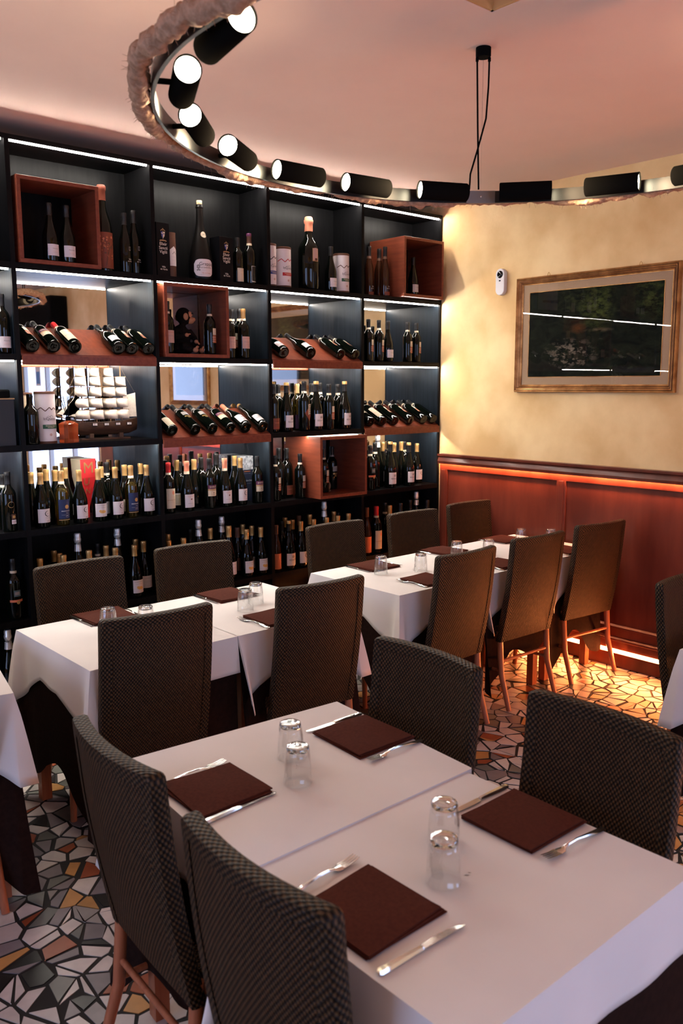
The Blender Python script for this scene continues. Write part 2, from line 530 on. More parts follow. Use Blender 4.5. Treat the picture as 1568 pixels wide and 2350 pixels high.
# ------------------------------------------------------------------ the room
XW, YB, ZC = 4.884, 4.72, 3.12          # right wall face, wall behind the rack, ceiling
XL, YF = -3.0, -3.5
def build_floor():
    rnd = random.Random(11)
    shards = []
    def area(p): return .5 * abs(sum(p[i][0] * p[(i + 1) % len(p)][1] - p[(i + 1) % len(p)][0] * p[i][1] for i in range(len(p))))
    g = .082
    nx, ny = int((XW - XL) / g) + 1, int((YB - YF) / g) + 1
    cell = {}
    for i in range(-2, nx + 2):
        for j in range(-2, ny + 2):
            cell[i, j] = (XL + (i + rnd.uniform(-.08, 1.08)) * g, YF + (j + rnd.uniform(-.08, 1.08)) * g, rnd.uniform(0, .0019))
    off = sorted([(i, j) for i in range(-2, 3) for j in range(-2, 3) if i or j], key=lambda q: q[0] ** 2 + q[1] ** 2)
    for i in range(nx):
        for j in range(ny):
            x, y, w_ = cell[i, j]
            p = [(x - .2, y - .2), (x + .2, y - .2), (x + .2, y + .2), (x - .2, y + .2)]
            for di, dj in off:
                X, Y_, W_ = cell[i + di, j + dj]
                a_, b_ = X - x, Y_ - y
                c_ = (X * X + Y_ * Y_ - W_ - x * x - y * y + w_) / 2
                q = []
                for k in range(len(p)):
                    u, v = p[k], p[(k + 1) % len(p)]
                    du, dv = a_ * u[0] + b_ * u[1] - c_, a_ * v[0] + b_ * v[1] - c_
                    if du <= 0: q.append(u)
                    if du * dv < 0:
                        t = du / (du - dv); q.append((u[0] + (v[0] - u[0]) * t, u[1] + (v[1] - u[1]) * t))
                p = q
                if len(p) < 3: break
            if len(p) > 2:
                p = [(min(max(u, XL), XW), min(max(v, YF), YB)) for u, v in p]
                # now and then a shard is broken in two
                if rnd.random() < .62 and len(p) > 3 and area(p) > .006:
                    k = rnd.randrange(len(p)); h = (k + len(p) // 2) % len(p)
                    lo, hi = min(k, h), max(k, h)
                    shards += [p[lo:hi + 1], p[hi:] + p[:lo + 1]]
                else: shards.append(p)
    cols = [((.58, .51, .47), 32), ((.64, .57, .51), 14), ((.20, .17, .175), 20), ((.15, .15, .13), 14), ((.30, .27, .25), 8), ((.012, .011, .011), 5), ((.50, .25, .08), 8), ((.30, .075, .03), 9)]
    b = MB(); fc = []
    for p in shards:
        sh = rnd.uniform(.0026, .0078); n = len(p)
        sg = 1 if sum(p[i][0] * p[(i + 1) % n][1] - p[(i + 1) % n][0] * p[i][1] for i in range(n)) > 0 else -1
        ins = []
        for k in range(n):                       # each edge moved inwards, corners re-cut
            a_, q, c = p[k - 1], p[k], p[(k + 1) % n]
            e1, e2 = Vector((q[0] - a_[0], q[1] - a_[1])), Vector((c[0] - q[0], c[1] - q[1]))
            if e1.length < 1e-5 or e2.length < 1e-5: continue
            e1.normalize(); e2.normalize()
            n1, n2 = Vector((-e1.y, e1.x)) * sg, Vector((-e2.y, e2.x)) * sg
            d = n1 + n2
            if d.length < .2: continue
            d = d / max(.35, d.length_squared / 2) * sh
            ins.append((q[0] + d.x + rnd.uniform(-.0045, .0045), q[1] + d.y + rnd.uniform(-.0045, .0045)))
        if len(ins) < 3 or area(ins) < .0006: continue
        if sg < 0: ins.reverse()
        n = len(ins)
        col = rnd.choices([c for c, w_ in cols], [w_ for c, w_ in cols])[0]
        f = rnd.uniform(.82, 1.12); col = tuple(x * f for x in col)
        vs = [(x, y, 0) for x, y in ins] + [(x, y, -.004) for x, y in ins]
        fs = [tuple(range(n))] + [(n + i, n + (i + 1) % n, (i + 1) % n, i) for i in range(n)]
        b.add(vs, fs); fc += [col] * len(fs)
    k = len(fc)
    b.box(XL - .1, XW + .1, YF - .1, YB + .1, -.1, -.0025, 1); fc += [(0, 0, 0)] * 6
    o = struct('floor', b, ['tile', 'grout'])
    at = o.data.attributes.new('shard', 'FLOAT_COLOR', 'FACE')
    at.data.foreach_set('color', [v for c in fc for v in (*c, 1.0)])
build_floor()
b = MB()                                 # ceiling with a recessed coffer
RX0, RX1, RY0, RY1, RZ = 0.5, 2.567, -0.6, 2.087, 3.45
for x0, x1, y0, y1 in ((XL, RX0, YF, YB), (RX1, XW + .1, YF, YB), (RX0, RX1, YF, RY0), (RX0, RX1, RY1, YB)):
    b.box(x0, x1, y0, y1, ZC, ZC + .45)
struct('ceiling', b, 'ceiling')
b = MB()
e = .012
b.box(RX0, RX1, RY0, RY1, RZ, RZ + .02)
for x0, x1, y0, y1 in ((RX0, RX0 + e, RY0, RY1), (RX1 - e, RX1, RY0, RY1), (RX0, RX1, RY0, RY0 + e), (RX0, RX1, RY1 - e, RY1)):
    b.box(x0, x1, y0, y1, ZC + .002, RZ)
struct('trim_1', b, 'recess')
b = MB(); b.box(XL, XW + .1, YB, YB + .1, 0, ZC); struct('wall_far', b, 'wall')
b = MB()                                 # right wall, shop window opening behind the camera
WY0, WY1, WZ = -3.2, -0.8, 2.3
b.box(XW, XW + .1, WY1, YB, 0, ZC); b.box(XW, XW + .1, YF, WY0, 0, ZC); b.box(XW, XW + .1, WY0, WY1, WZ, ZC)
struct('wall_right', b, 'wall')
def window(name, horiz, at, a0, a1, z0, z1, nm, out):
    """frame bars set in the opening, bright daylight pane behind them"""
    f = MB(); t = .05
    def bar(u0, u1, v0, v1):
        if horiz: f.box(u0, u1, min(at, at + out * .06), max(at, at + out * .06), v0, v1)
        else: f.box(min(at, at + out * .06), max(at, at + out * .06), u0, u1, v0, v1)
    bar(a0, a1, z0, z0 + t); bar(a0, a1, z1 - t, z1)
    for i in range(nm + 1):
        c = a0 + t / 2 + (a1 - a0 - t) * i / nm
        bar(c - t / 2, c + t / 2, z0, z1)
    wo = struct(name, f, P('window_frame', (0.30, 0.27, 0.25), 0.5))
    p = MB(); o = at + out * .07
    if horiz: p.box(a0, a1, min(o, o + out * .01), max(o, o + out * .01), z0, z1)
    else: p.box(min(o, o + out * .01), max(o, o + out * .01), a0, a1, z0, z1)
    p.build('pane', 'daylight', wo)
window('window_1', False, XW, WY0, WY1, 0.05, WZ, 3, 1)
b = MB(); b.box(XL, XW + .1, YF - .1, YF, 0, .7); b.box(XL, XW + .1, YF - .1, YF, 2.5, ZC); b.box(XL, -.6, YF - .1, YF, .7, 2.5); b.box(2.6, XW + .1, YF - .1, YF, .7, 2.5)
struct('wall_near', b, 'wall')
window('window_2', True, YF, -.6, 2.6, .7, 2.5, 3, -1)
b = MB(); b.box(XL - .1, XL, YF, YB, 0, .5); b.box(XL - .1, XL, YF, YB, 2.6, ZC); b.box(XL - .1, XL, YF, .6, .5, 2.6); b.box(XL - .1, XL, 3.6, YB, .5, 2.6)
struct('wall_left', b, 'wall')
window('window_3', False, XL, .6, 3.6, .5, 2.6, 3, -1)

# wainscot on the right wall
WA, WB = -.75, 4.36
b = MB()
b.prism([(XW, 1.240), (XW - .044, 1.240), (XW - .044, 1.216), (XW - .050, 1.216), (XW - .054, 1.236), (XW - .046, 1.256), (XW - .040, 1.266), (XW - .056, 1.276), (XW - .056, 1.290), (XW, 1.290)], WA, WB, 'y')
struct('trim_2', b, 'mahogany', 30)
b = MB()
b.box(XW - .014, XW, WA, WB, .18, 1.236)                        # back panel
b.box(XW - .026, XW - .012, WA, WB, 1.170, 1.236)               # upper rail
for y in (4.323, 3.274, 2.22, 1.17, .12): b.box(XW - .026, XW - .012, y - .036, y + .036, .27, 1.172)
for y in (4.323, 3.274, 2.22, 1.17, .12): b.box(XW - .031, XW - .024, y - .018, y + .018, .27, 1.17)
b.box(XW - .026, XW - .012, WA, WB, .19, .258)                  # lower rail
b.prism([(XW - .012, .248), (XW - .034, .252), (XW - .034, .262), (XW - .020, .272), (XW - .012, .274)], WA, WB, 'y')
b.prism([(XW - .012, .168), (XW - .046, .172), (XW - .046, .184), (XW - .026, .198), (XW - .012, .198)], WA, WB, 'y')
struct('wall_panel_right', b, 'mahogany', None, .002)
b = MB(); b.box(XW - .040, XW, WA, WB, 0, .090); b.box(XW - .034, XW, WA, WB, .114, .172)
struct('baseboard_right', b, 'mahogany', None, .002)
b = MB(); b.box(XW - .036, XW - .024, WA, WB, .0915, .1125)
tag(b.build('led_strip', 'led_red'), 'glowing red light strip running along the skirting under the panelling', 'light strip', 'red light strips on the right wall')
b = MB(); b.box(XW - .0435, XW - .037, WA, WB, 1.222, 1.234)
tag(b.build('led_strip', 'led_amber'), 'glowing red light strip hidden under the dado rail', 'light strip', 'red light strips on the right wall')

# ------------------------------------------------------------------ the wine rack
DIV = [(.882, .906), (1.679, 1.703), (2.474, 2.498), (3.274, 3.298), (4.071, 4.095), (4.866, 4.882)]
RYF, RYM = 4.39, 4.683
BOARDS = [(3.012, 3.036), (2.393, 2.425), (1.939, 1.971), (1.474, 1.506), (1.026, 1.058), (.555, .587), (.085, .13)]
rack = thing('wine_rack', 'tall black open wine rack with mirrored backs covering the far wall', 'shelving', (2.9, RYF, 0))
def part(mb, name, mat, root, **k):
    """a part modelled in world coordinates, hung under its thing"""
    L = root.location
    c, s = cos(-root.rotation_euler[2]), sin(-root.rotation_euler[2])
    mb.v = [((x - L.x) * c - (y - L.y) * s, (x - L.x) * s + (y - L.y) * c, z - L.z) for x, y, z in mb.v]
    return mb.build(name, mat, root, **k)
for a, c in DIV:
    m_ = MB(); m_.box(a, c, RYF, RYM, 0, 3.012, 0)
    m_.box(a - .0006, a, RYF + .012, RYM - .002, 1.06, 2.39, 1)
    part(m_, 'upright', ['black_board', 'blue_board'], rack)
m_ = MB(); m_.box(.882, 4.882, RYF, RYM + .02, 3.012, 3.036); part(m_, 'top_board', 'black_board', rack)
m_ = MB(); m_.box(.882, 4.882, RYF + .02, RYM, 0, .085); part(m_, 'plinth', 'black_board', rack)
m_ = MB(); m_.box(.882, 4.882, RYM, RYM + .02, 0, 3.012); part(m_, 'back_board', 'black_board', rack)
for k in range(5):
    x0, x1 = DIV[k][1], DIV[k + 1][0]
    for j, (z0, z1) in enumerate(BOARDS[1:]):
        m_ = MB(); m_.box(x0, x1, RYF + .001, RYM - .004, z0, z1)
        part(m_, 'shelf_board', 'black_board', rack)
    for j in range(4):
        z = BOARDS[j][0]
        m_ = MB(); m_.box(x0 + .004, x1 - .012, RYF + (.007 if j < 3 else .024), RYF + (.015 if j < 3 else .033), z - (.0080 if j < 1 else .0075 if j < 3 else .0012), z - .0002)
        tag(part(m_, 'led_strip', 'led_white', rack), 'glowing white light strip')
    for j in (1, 2, 3):
        m_ = MB(); m_.box(x0, x1, RYM - .003, RYM - .0005, BOARDS[j + 1][1], BOARDS[j][0])
        tag(part(m_, 'mirror', 'mirror', rack), 'mirrored back of one compartment')

# red wooden cubes standing in the rack
def display_box(x0, x1, y0, y1, z0, z1, label):
    t = .02
    r = thing('display_box', label, 'display box', ((x0 + x1) / 2, y0, z0), 0, 'red wooden display boxes in the rack')
    for nm, q in (('bottom_panel', (x0, x1, y0, y1, z0, z0 + t)), ('top_panel', (x0, x1, y0, y1, z1 - t, z1)), ('side_panel', (x0, x0 + t, y0, y1, z0 + t, z1 - t)), ('side_panel', (x1 - t, x1, y0, y1, z0 + t, z1 - t))):
        m_ = MB(); m_.box(*q); part(m_, nm, 'boxwood', r, bevel=.001, seg=1)
display_box(1.722, 2.158, 4.372, 4.67, 2.4255, 2.848, 'red wooden cube with two pale-label bottles, top shelf at left')
display_box(2.530, 2.968, 4.372, 4.67, 1.9715, 2.388, 'red wooden cube framing the plush chimpanzee')
display_box(3.606, 4.028, 4.287, 4.66, 1.0585, 1.470, 'low red wooden cube jutting out above the third chair behind')
display_box(4.412, 4.822, 4.318, 4.67, 2.4255, 2.836, 'red wooden cube jutting out at the top right beside yellow wall')

# sloping red boards that carry lying bottles
def slope(x0, x1, zs, label):
    r = thing('sloping_rack', label, 'bottle rack', ((x0 + x1) / 2, RYF, zs), 0, 'sloping red bottle boards')
    m_ = MB(); m_.prism([(4.388, zs - .008), (4.388, zs + .0005), (4.392, zs + .0005), (4.679, zs + .1405), (4.679, zs + .154)], x0, x1, 'x')
    part(m_, 'board', 'boxwood', r)
    m_ = MB(); m_.box(x0, x1, 4.376, 4.388, zs - .054, zs - .006); part(m_, 'lip', 'boxwood', r, bevel=.002)
slope(1.705, 2.472, 1.971, 'sloping red board with six lying bottles, above the model ship')
slope(2.500, 3.272, 1.506, 'sloping red board with six lying bottles, below the plush chimpanzee')
slope(3.300, 4.069, 1.971, 'sloping red board with four lying bottles, third bay')
slope(4.097, 4.864, 1.506, 'sloping red board with six lying bottles, beside the yellow wall')

# ------------------------------------------------------------------ bottles
HN = dict(bu=.297, bo=.305, ch=.315, mg=.36, sl=.31, cl=.31)
PROF = dict(
    bu=[(0, .006), (.030, 0), (.0385, .002), (.0405, .008), (.0405, .118), (.0395, .132), (.0355, .150), (.029, .172), (.0215, .198), (.0165, .220), (.0145, .238), (.0142, .285)],
    bo=[(0, .006), (.028, 0), (.0355, .002), (.0372, .008), (.0372, .182), (.0360, .196), (.0315, .209), (.0235, .220), (.0170, .230), (.0143, .242), (.0140, .293)],
    ch=[(0, .006), (.030, 0), (.0395, .002), (.0420, .010), (.0420, .120), (.0405, .140), (.0355, .165), (.0275, .193), (.0205, .218), (.0165, .240), (.0140, .300)],
    mg=[(0, .006), (.034, 0), (.0430, .003), (.0450, .010), (.0450, .205), (.0435, .222), (.0380, .240), (.0280, .255), (.0195, .268), (.0165, .282), (.0160, .348)],
    sl=[(0, .006), (.024, 0), (.0300, .002), (.0315, .008), (.0315, .150), (.0300, .172), (.0255, .195), (.0190, .215), (.0150, .232), (.0135, .250), (.0133, .298)],
    cl=[(0, .006), (.028, 0), (.0360, .002), (.0380, .008), (.0380, .185), (.0365, .200), (.0320, .213), (.0240, .225), (.0172, .236), (.0145, .248), (.0142, .298)])
BODY_R = dict(bu=.0405, bo=.0372, ch=.042, mg=.045, sl=.0315, cl=.038)
ME = {}
def body_mesh(t, glass):
    k = (t, glass)
    if k not in ME:
        b = MB(); b.lathe(PROF[t], 22); ME[k] = b.mesh('bottle_body', glass, 50)
    return ME[k]
def cap_mesh(t, col, top=None, low=None):
    k = ('cap', t, col, top, low)
    if k in ME: return ME[k]
    H = HN[t]; b = MB(); cols = [col, top or col]
    if t == 'ch':
        b.lathe([(.0186, .236), (.0166, .252), (.0152, .270), (.0150, .279), (.0176, .282), (.0180, .293), (.0158, .296), (.0168, .311), (.014, .318), (0, .319)], 20)
    else:
        rn = PROF[t][-1][0]
        L = .062 if t != 'mg' else .075
        b.lathe([(rn + .0018, H - L), (rn + .0009, H - L + .010), (rn + .0009, H - .020), (rn + .0018, H - .018)], 18, mi=0, caps=False)
        b.lathe([(rn + .0018, H - .018), (rn + .0022, H - .010), (rn + .0018, H - .004), (rn + .0005, H), (0, H)], 18, mi=1, caps=False)
    ME[k] = b.mesh('capsule', [pal(c) for c in cols], 50)
    return ME[k]
def ring_mesh(t, col):
    k = ('ring', t, col)
    if k not in ME:
        rn = PROF[t][-1][0]; H = HN[t]; L = .062 if t != 'mg' else .075
        b = MB(); b.lathe([(rn + .0030, H - L - .014), (rn + .0026, H - L - .013), (rn + .0021, H - L + .001), (rn + .0016, H - L + .002)], 18, caps=False)
        ME[k] = b.mesh('neck_band', pal(col), 50)
    return ME[k]

def lab_crescent(L):
    L.rect(-.038, .038, .030, .104, 'white')
    L.arc(.014, .078, .0150, .0045, 60, 320, 'ink'); L.text('LD', .016, .078, .010, 'grey')
    L.scrib(.016, .058, .030, 'grey'); L.scrib(.016, .054, .030, 'grey'); L.text('METIN', .018, .037, .0065, 'ink')
def lab_amber(L):
    L.rect(-.038, .038, .028, .102, 'white')
    L.text('CHARDONNAY', 0, .092, .0085, 'grey'); L.scrib(0, .082, .05, 'grey'); L.scrib(0, .078, .05, 'grey')
    L.disc(.004, .056, .019, 'amber', 1, 12, .009); L.disc(-.010, .060, .008, 'amber', 1, 9, .008); L.text('2019', .006, .034, .005, 'grey')
def lab_plain(L):
    L.rect(-.036, .036, .030, .100, 'white'); L.scrib(0, .085, .04, 'grey', .0015); L.scrib(0, .070, .045, 'grey'); L.scrib(0, .064, .045, 'grey'); L.scrib(0, .040, .02, 'grey')
def lab_keep(L):
    L.rect(-.036, .036, .026, .100, 'white')
    L.text('REGUTA', .006, .060, .0145, 'ink'); L.rect(-.002, .018, .074, .078, 'grey', 1); L.rect(-.002, .002, .078, .086, 'grey', 1); L.rect(.006, .010, .078, .090, 'grey', 1); L.rect(.014, .018, .078, .086, 'grey', 1); L.rect(.0, .016, .082, .084, 'grey', 1)
    L.scrib(.010, .044, .022, 'copper'); L.line([(-.032, .030), (.032, .030)], .0005, 'grey')
def lab_blue(L):
    L.rect(-.036, .036, .040, .150, 'navy'); L.disc(.012, .108, .0115, 'gold', 1); L.text('SAUVIGNON', .006, .084, .009, 'silver'); L.text('Vino', .012, .072, .008, 'silver')
    L.scrib(.006, .062, .05, 'silver'); L.arc(.012, .046, .012, .0022, 30, 150, 'silver'); L.scrib(.012, .048, .014, 'silver'); L.rect(-.036, .036, .032, .036, 'tan')
def lab_copper(L):
    L.rect(-.004, .030, .118, .158, 'cream'); L.text('R', .019, .150, .008, 'terracotta'); L.scrib(.012, .135, .022, 'grey'); L.scrib(.012, .128, .018, 'grey')
    L.rect(-.004, .030, .070, .116, 'copper')
    for k, z in enumerate((.078, .090, .102)): L.rect(-.008, .012 + .004 * k, z, z + .004, 'pink', 1); L.rect(.004, .026, z + .006, z + .008, 'brown', 1)
def lab_shiraz(L):
    L.rect(-.036, .036, .122, .146, 'purple'); L.text('SHIRAZ', .0, .134, .0165, 'cream'); L.rect(-.036, .036, .112, .122, 'tan'); L.rect(-.036, .036, .078, .112, 'cream')
    for u in (-.030, -.016, .016, .028): L.line([(u, .082), (u, .106)], .0012, 'tan')
    L.disc(0, .098, .005, 'ink', 1, 3); L.text('1969', 0, .085, .008, 'ink'); L.line([(-.034, .109), (.034, .109)], .001, 'grey')
def lab_bird(L):
    L.rect(-.038, .038, .024, .102, 'white'); L.text('PINOT NOIR', 0, .090, .0075, 'salmon'); L.scrib(0, .083, .04, 'salmon')
    L.poly([(-.004, .074), (.002, .078), (.010, .076), (.006, .070), (.001, .068)], 'terracotta'); L.scrib(0, .050, .04, 'grey'); L.scrib(0, .046, .04, 'grey'); L.scrib(0, .030, .055, 'grey')
def lab_cream(L):
    L.rect(-.033, .033, .030, .150, 'cream'); L.text('SANPIETRO', 0, .080, .0115, 'tan'); L.scrib(0, .068, .04, 'tan'); L.disc(.010, .125, .008, 'salmon', 1, 9, .012)
def lab_cream2(L):
    L.rect(-.034, .034, .030, .095, 'cream'); L.rect(-.034, .034, .0945, .102, 'silver'); L.scrib(0, .07, .04, 'grey')
def lab_teal(L):
    L.rect(-.014, .020, .118, .150, 'teal'); L.rect(-.009, .014, .126, .142, 'grey', 1); L.rect(-.036, .036, .090, .102, 'orange'); L.disc(.006, .088, .009, 'gold', 1)
def lab_rose(L): L.rect(-.033, .033, .016, .120, 'orange')
def lab_brown(L): L.rect(-.030, .030, .03, .11, 'brown')
def lab_grey(L): L.rect(-.022, .026, .128, .165, 'grey'); L.scrib(0, .15, .03, 'black'); L.rect(-.020, .024, .105, .118, 'dimgold'); L.disc(.002, .098, .010, 'dimgold')
def lab_lilac(L): L.rect(.002, .040, .035, .110, 'white'); L.rect(.012, .024, .040, .050, 'ink', 1)
def lab_dim(L): L.rect(-.03, .03, .02, .09, 'terracotta'); L.scrib(0, .06, .04, 'salmon', .002); L.scrib(0, .03, .04, 'red', .003)
def lab_white(L): L.rect(-.034, .034, .030, .088, 'white'); L.text('Nosiola', .006, .066, .010, 'grey'); L.scrib(.006, .052, .03, 'salmon'); L.scrib(.006, .046, .03, 'grey')
def lab_pink(L):
    L.rect(-.032, .032, .062, .135, 'pink'); L.scrib(0, .122, .045, 'copper', .0022); L.text('TEROLDEGO', 0, .102, .008, 'grey'); L.scrib(.006, .085, .03, 'grey')
def lab_diamond(L):
    L.poly([(-.022, .110), (.010, .150), (.036, .110), (.012, .060)], 'terracotta', 1); L.rect(.002, .028, .100, .165, 'cream', 2)
    for z in (.155, .142, .129, .116, .104): L.rect(.010, .022, z - .004, z + .003, 'ink', 3); L.rect(.013, .018, z - .006, z + .005, 'ink', 3)
def lab_purple(L): L.rect(-.038, .038, .012, .105, 'violet')
def lab_emblem(L): L.rect(.002, .014, .115, .135, 'grey'); L.rect(.004, .012, .118, .132, 'black', 1); L.text('Villa', .008, .070, .010, 'silver'); L.text('de Varda', .008, .060, .008, 'silver')
def lab_spirit(L): L.text('Villa', .004, .062, .010, 'silver'); L.text('de Varda', .004, .050, .009, 'silver'); L.rect(-.026, .026, .008, .030, 'terracotta')
def lab_whitelow(L): L.rect(-.030, .030, .010, .100, 'cream'); L.scrib(.004, .080, .03, 'grey'); L.scrib(.004, .060, .03, 'grey')
def lab_black(L):
    L.rect(-.014, .032, .012, .108, 'silver'); L.rect(-.012, .030, .018, .106, 'black', 1); L.text('L', .024, .095, .018, 'cream'); L.scrib(.008, .060, .02, 'grey'); L.scrib(.012, .030, .02, 'grey')
def lab_redtag(L): L.rect(-.002, .024, .040, .062, 'white'); L.scrib(.011, .05, .02, 'red', .002); L.rect(-.002, .024, .064, .090, 'brown'); L.disc(.011, .077, .008, 'gold', 1, 8); L.arc(0, .140, .016, .003, 0, 360, 'dimgold')

# style: label art, glass, capsule, capsule top, neck band, look (5-7 words)
STY = dict(
    crescent=(lab_crescent, 'dark_glass', 'gold', None, None, 'gold-capped wine bottle with white crescent label'),
    amber=(lab_amber, 'dark_glass', 'gold', None, None, 'gold-capped wine bottle with amber-emblem white label'),
    blue=(lab_blue, 'clear_bottle', 'gold', None, 'white', 'clear wine bottle with navy blue label'),
    plain=(lab_plain, 'dark_glass', 'gold', None, None, 'gold-capped bottle with plain white label'),
    none=(None, 'dark_glass', 'gold', None, None, 'gold-capped dark bottle hidden behind others'),
    ring=(None, 'dark_glass', 'black', None, 'cream', 'black-capped bottle with pale neck band'),
    keep=(lab_keep, 'dark_glass', 'black', 'gold', None, 'bottle with white castle-emblem label'),
    copper=(lab_copper, 'dark_glass', 'black', None, 'cream', 'bottle with small cream-and-copper label'),
    shiraz=(lab_shiraz, 'dark_glass', 'black', None, None, 'bottle with purple-banded cream label'),
    bird=(lab_bird, 'dark_glass', 'salmon', None, 'cream', 'orange-capped bottle with little bird label'),
    cream=(lab_cream, 'dark_glass', 'red', None, 'cream', 'red-capped bottle with cream label'),
    cream2=(lab_cream2, 'dark_glass', 'dimgold', None, None, 'dull gold-capped bottle with low cream label'),
    teal=(lab_teal, 'dark_glass', 'black', None, 'cream', 'black-capped bottle with orange band'),
    foil=(None, 'dark_glass', 'silver', None, None, 'tall sparkling bottle with silver foil neck'),
    rose=(lab_rose, 'amber_glass', 'brown', None, None, 'slim bottle with glowing orange label'),
    brown=(lab_brown, 'dark_glass', 'brown', None, None, 'brown-capped dark bottle'),
    grey=(lab_grey, 'dark_glass', 'black', None, 'grey', 'black bottle with small grey label'),
    lilac=(lab_lilac, 'dark_glass', 'gold', None, None, 'gold-capped bottle showing white back label'),
    dim=(lab_dim, 'dark_glass', 'black', None, None, 'black bottle with dull red base label'),
    white=(lab_white, 'dark_glass', 'black', None, None, 'dark bottle with short white label'),
    pink=(lab_pink, 'dark_glass', 'black', None, 'cream', 'dark bottle with pinkish label'),
    pinkgold=(lab_pink, 'dark_glass', 'gold', None, 'cream', 'gold-capped bottle with pinkish label'),
    diamond=(lab_diamond, 'dark_glass', 'black', 'black', 'cream', 'dark bottle with red diamond label'),
    purple=(lab_purple, 'clear_bottle', 'tan', None, None, 'pale green bottle with violet base'),
    emblem=(lab_emblem, 'dark_glass', 'black', None, None, 'slim black spirit bottle with tiny emblem'),
    amber_spirit=(lab_spirit, 'amber_glass', 'black', None, 'brown', 'slim brown spirit bottle'),
    whitelow=(lab_whitelow, 'dark_glass', 'black', None, None, 'dark bottle with tall cream label'),
    black=(lab_black, 'dark_glass', 'brown', 'purple', 'cream', 'dark bottle with black silver-edged label'),
    redtag=(lab_redtag, 'dark_glass', 'black', None, None, 'black bottle with small red-and-white tag'))
def bottle_meshes(t, st):
    art, glass, cap, top, ring, look = STY[st]
    if t in ('bo', 'mg') and st == 'none': cap = 'black'
    k = ('set', t, st)
    if k not in ME:
        out = [('bottle_body', body_mesh(t, glass)), ('foil' if t == 'ch' else 'capsule', cap_mesh(t, cap, top))]
        if ring and t != 'ch': out.append(('neck_band', ring_mesh(t, ring)))
        if art:
            L = Lab(BODY_R[t]); art(L)
            out.append(('label', L.mb.mesh('label', [pal(c) for c in L.mats], None)))
        if glass == 'clear_bottle':
            b = MB(); r = BODY_R[t] - .003
            b.lathe([(0, .008), (r - .004, .007), (r, .012), (r, .18), (r * .8, .198), (r * .42, .215), (0, .216)], 18)
            out.append(('wine', b.mesh('wine', P('white_wine', (0.55, 0.42, 0.10), 0.1, trans=0.9, ior=1.33), 50)))
        ME[k] = out
    return ME[k]
ORD = ['first', 'second', 'third', 'fourth', 'fifth', 'sixth', 'seventh', 'eighth', 'ninth', 'tenth']
PLACE = {(1, 4): 'shelf below the model ship', (2, 4): 'shelf holding the silver carton', (3, 4): 'shelf of the low red cube', (4, 4): 'fourth shelf beside yellow wall',
    (1, 5): 'shelf behind leftmost chair', (2, 5): 'shelf behind second chair', (3, 5): 'shelf behind third chair', (4, 5): 'shelf behind fourth chair',
    (3, 3): 'shelf above the low red cube', (4, 2): 'second shelf beside yellow wall', (2, 2): "shelf of the chimpanzee's cube", (1, 1): 'top shelf at left', (2, 1): 'top shelf beside grappa bottle',
    (3, 1): 'top shelf beside green-banded tube', (4, 1): 'top shelf at right', (0, 4): 'sliver of leftmost bay, fourth shelf', (0, 5): 'sliver of leftmost bay, fifth shelf', (0, 6): 'sliver of leftmost bay, bottom', (0, 2): 'sliver of leftmost bay, second shelf'}
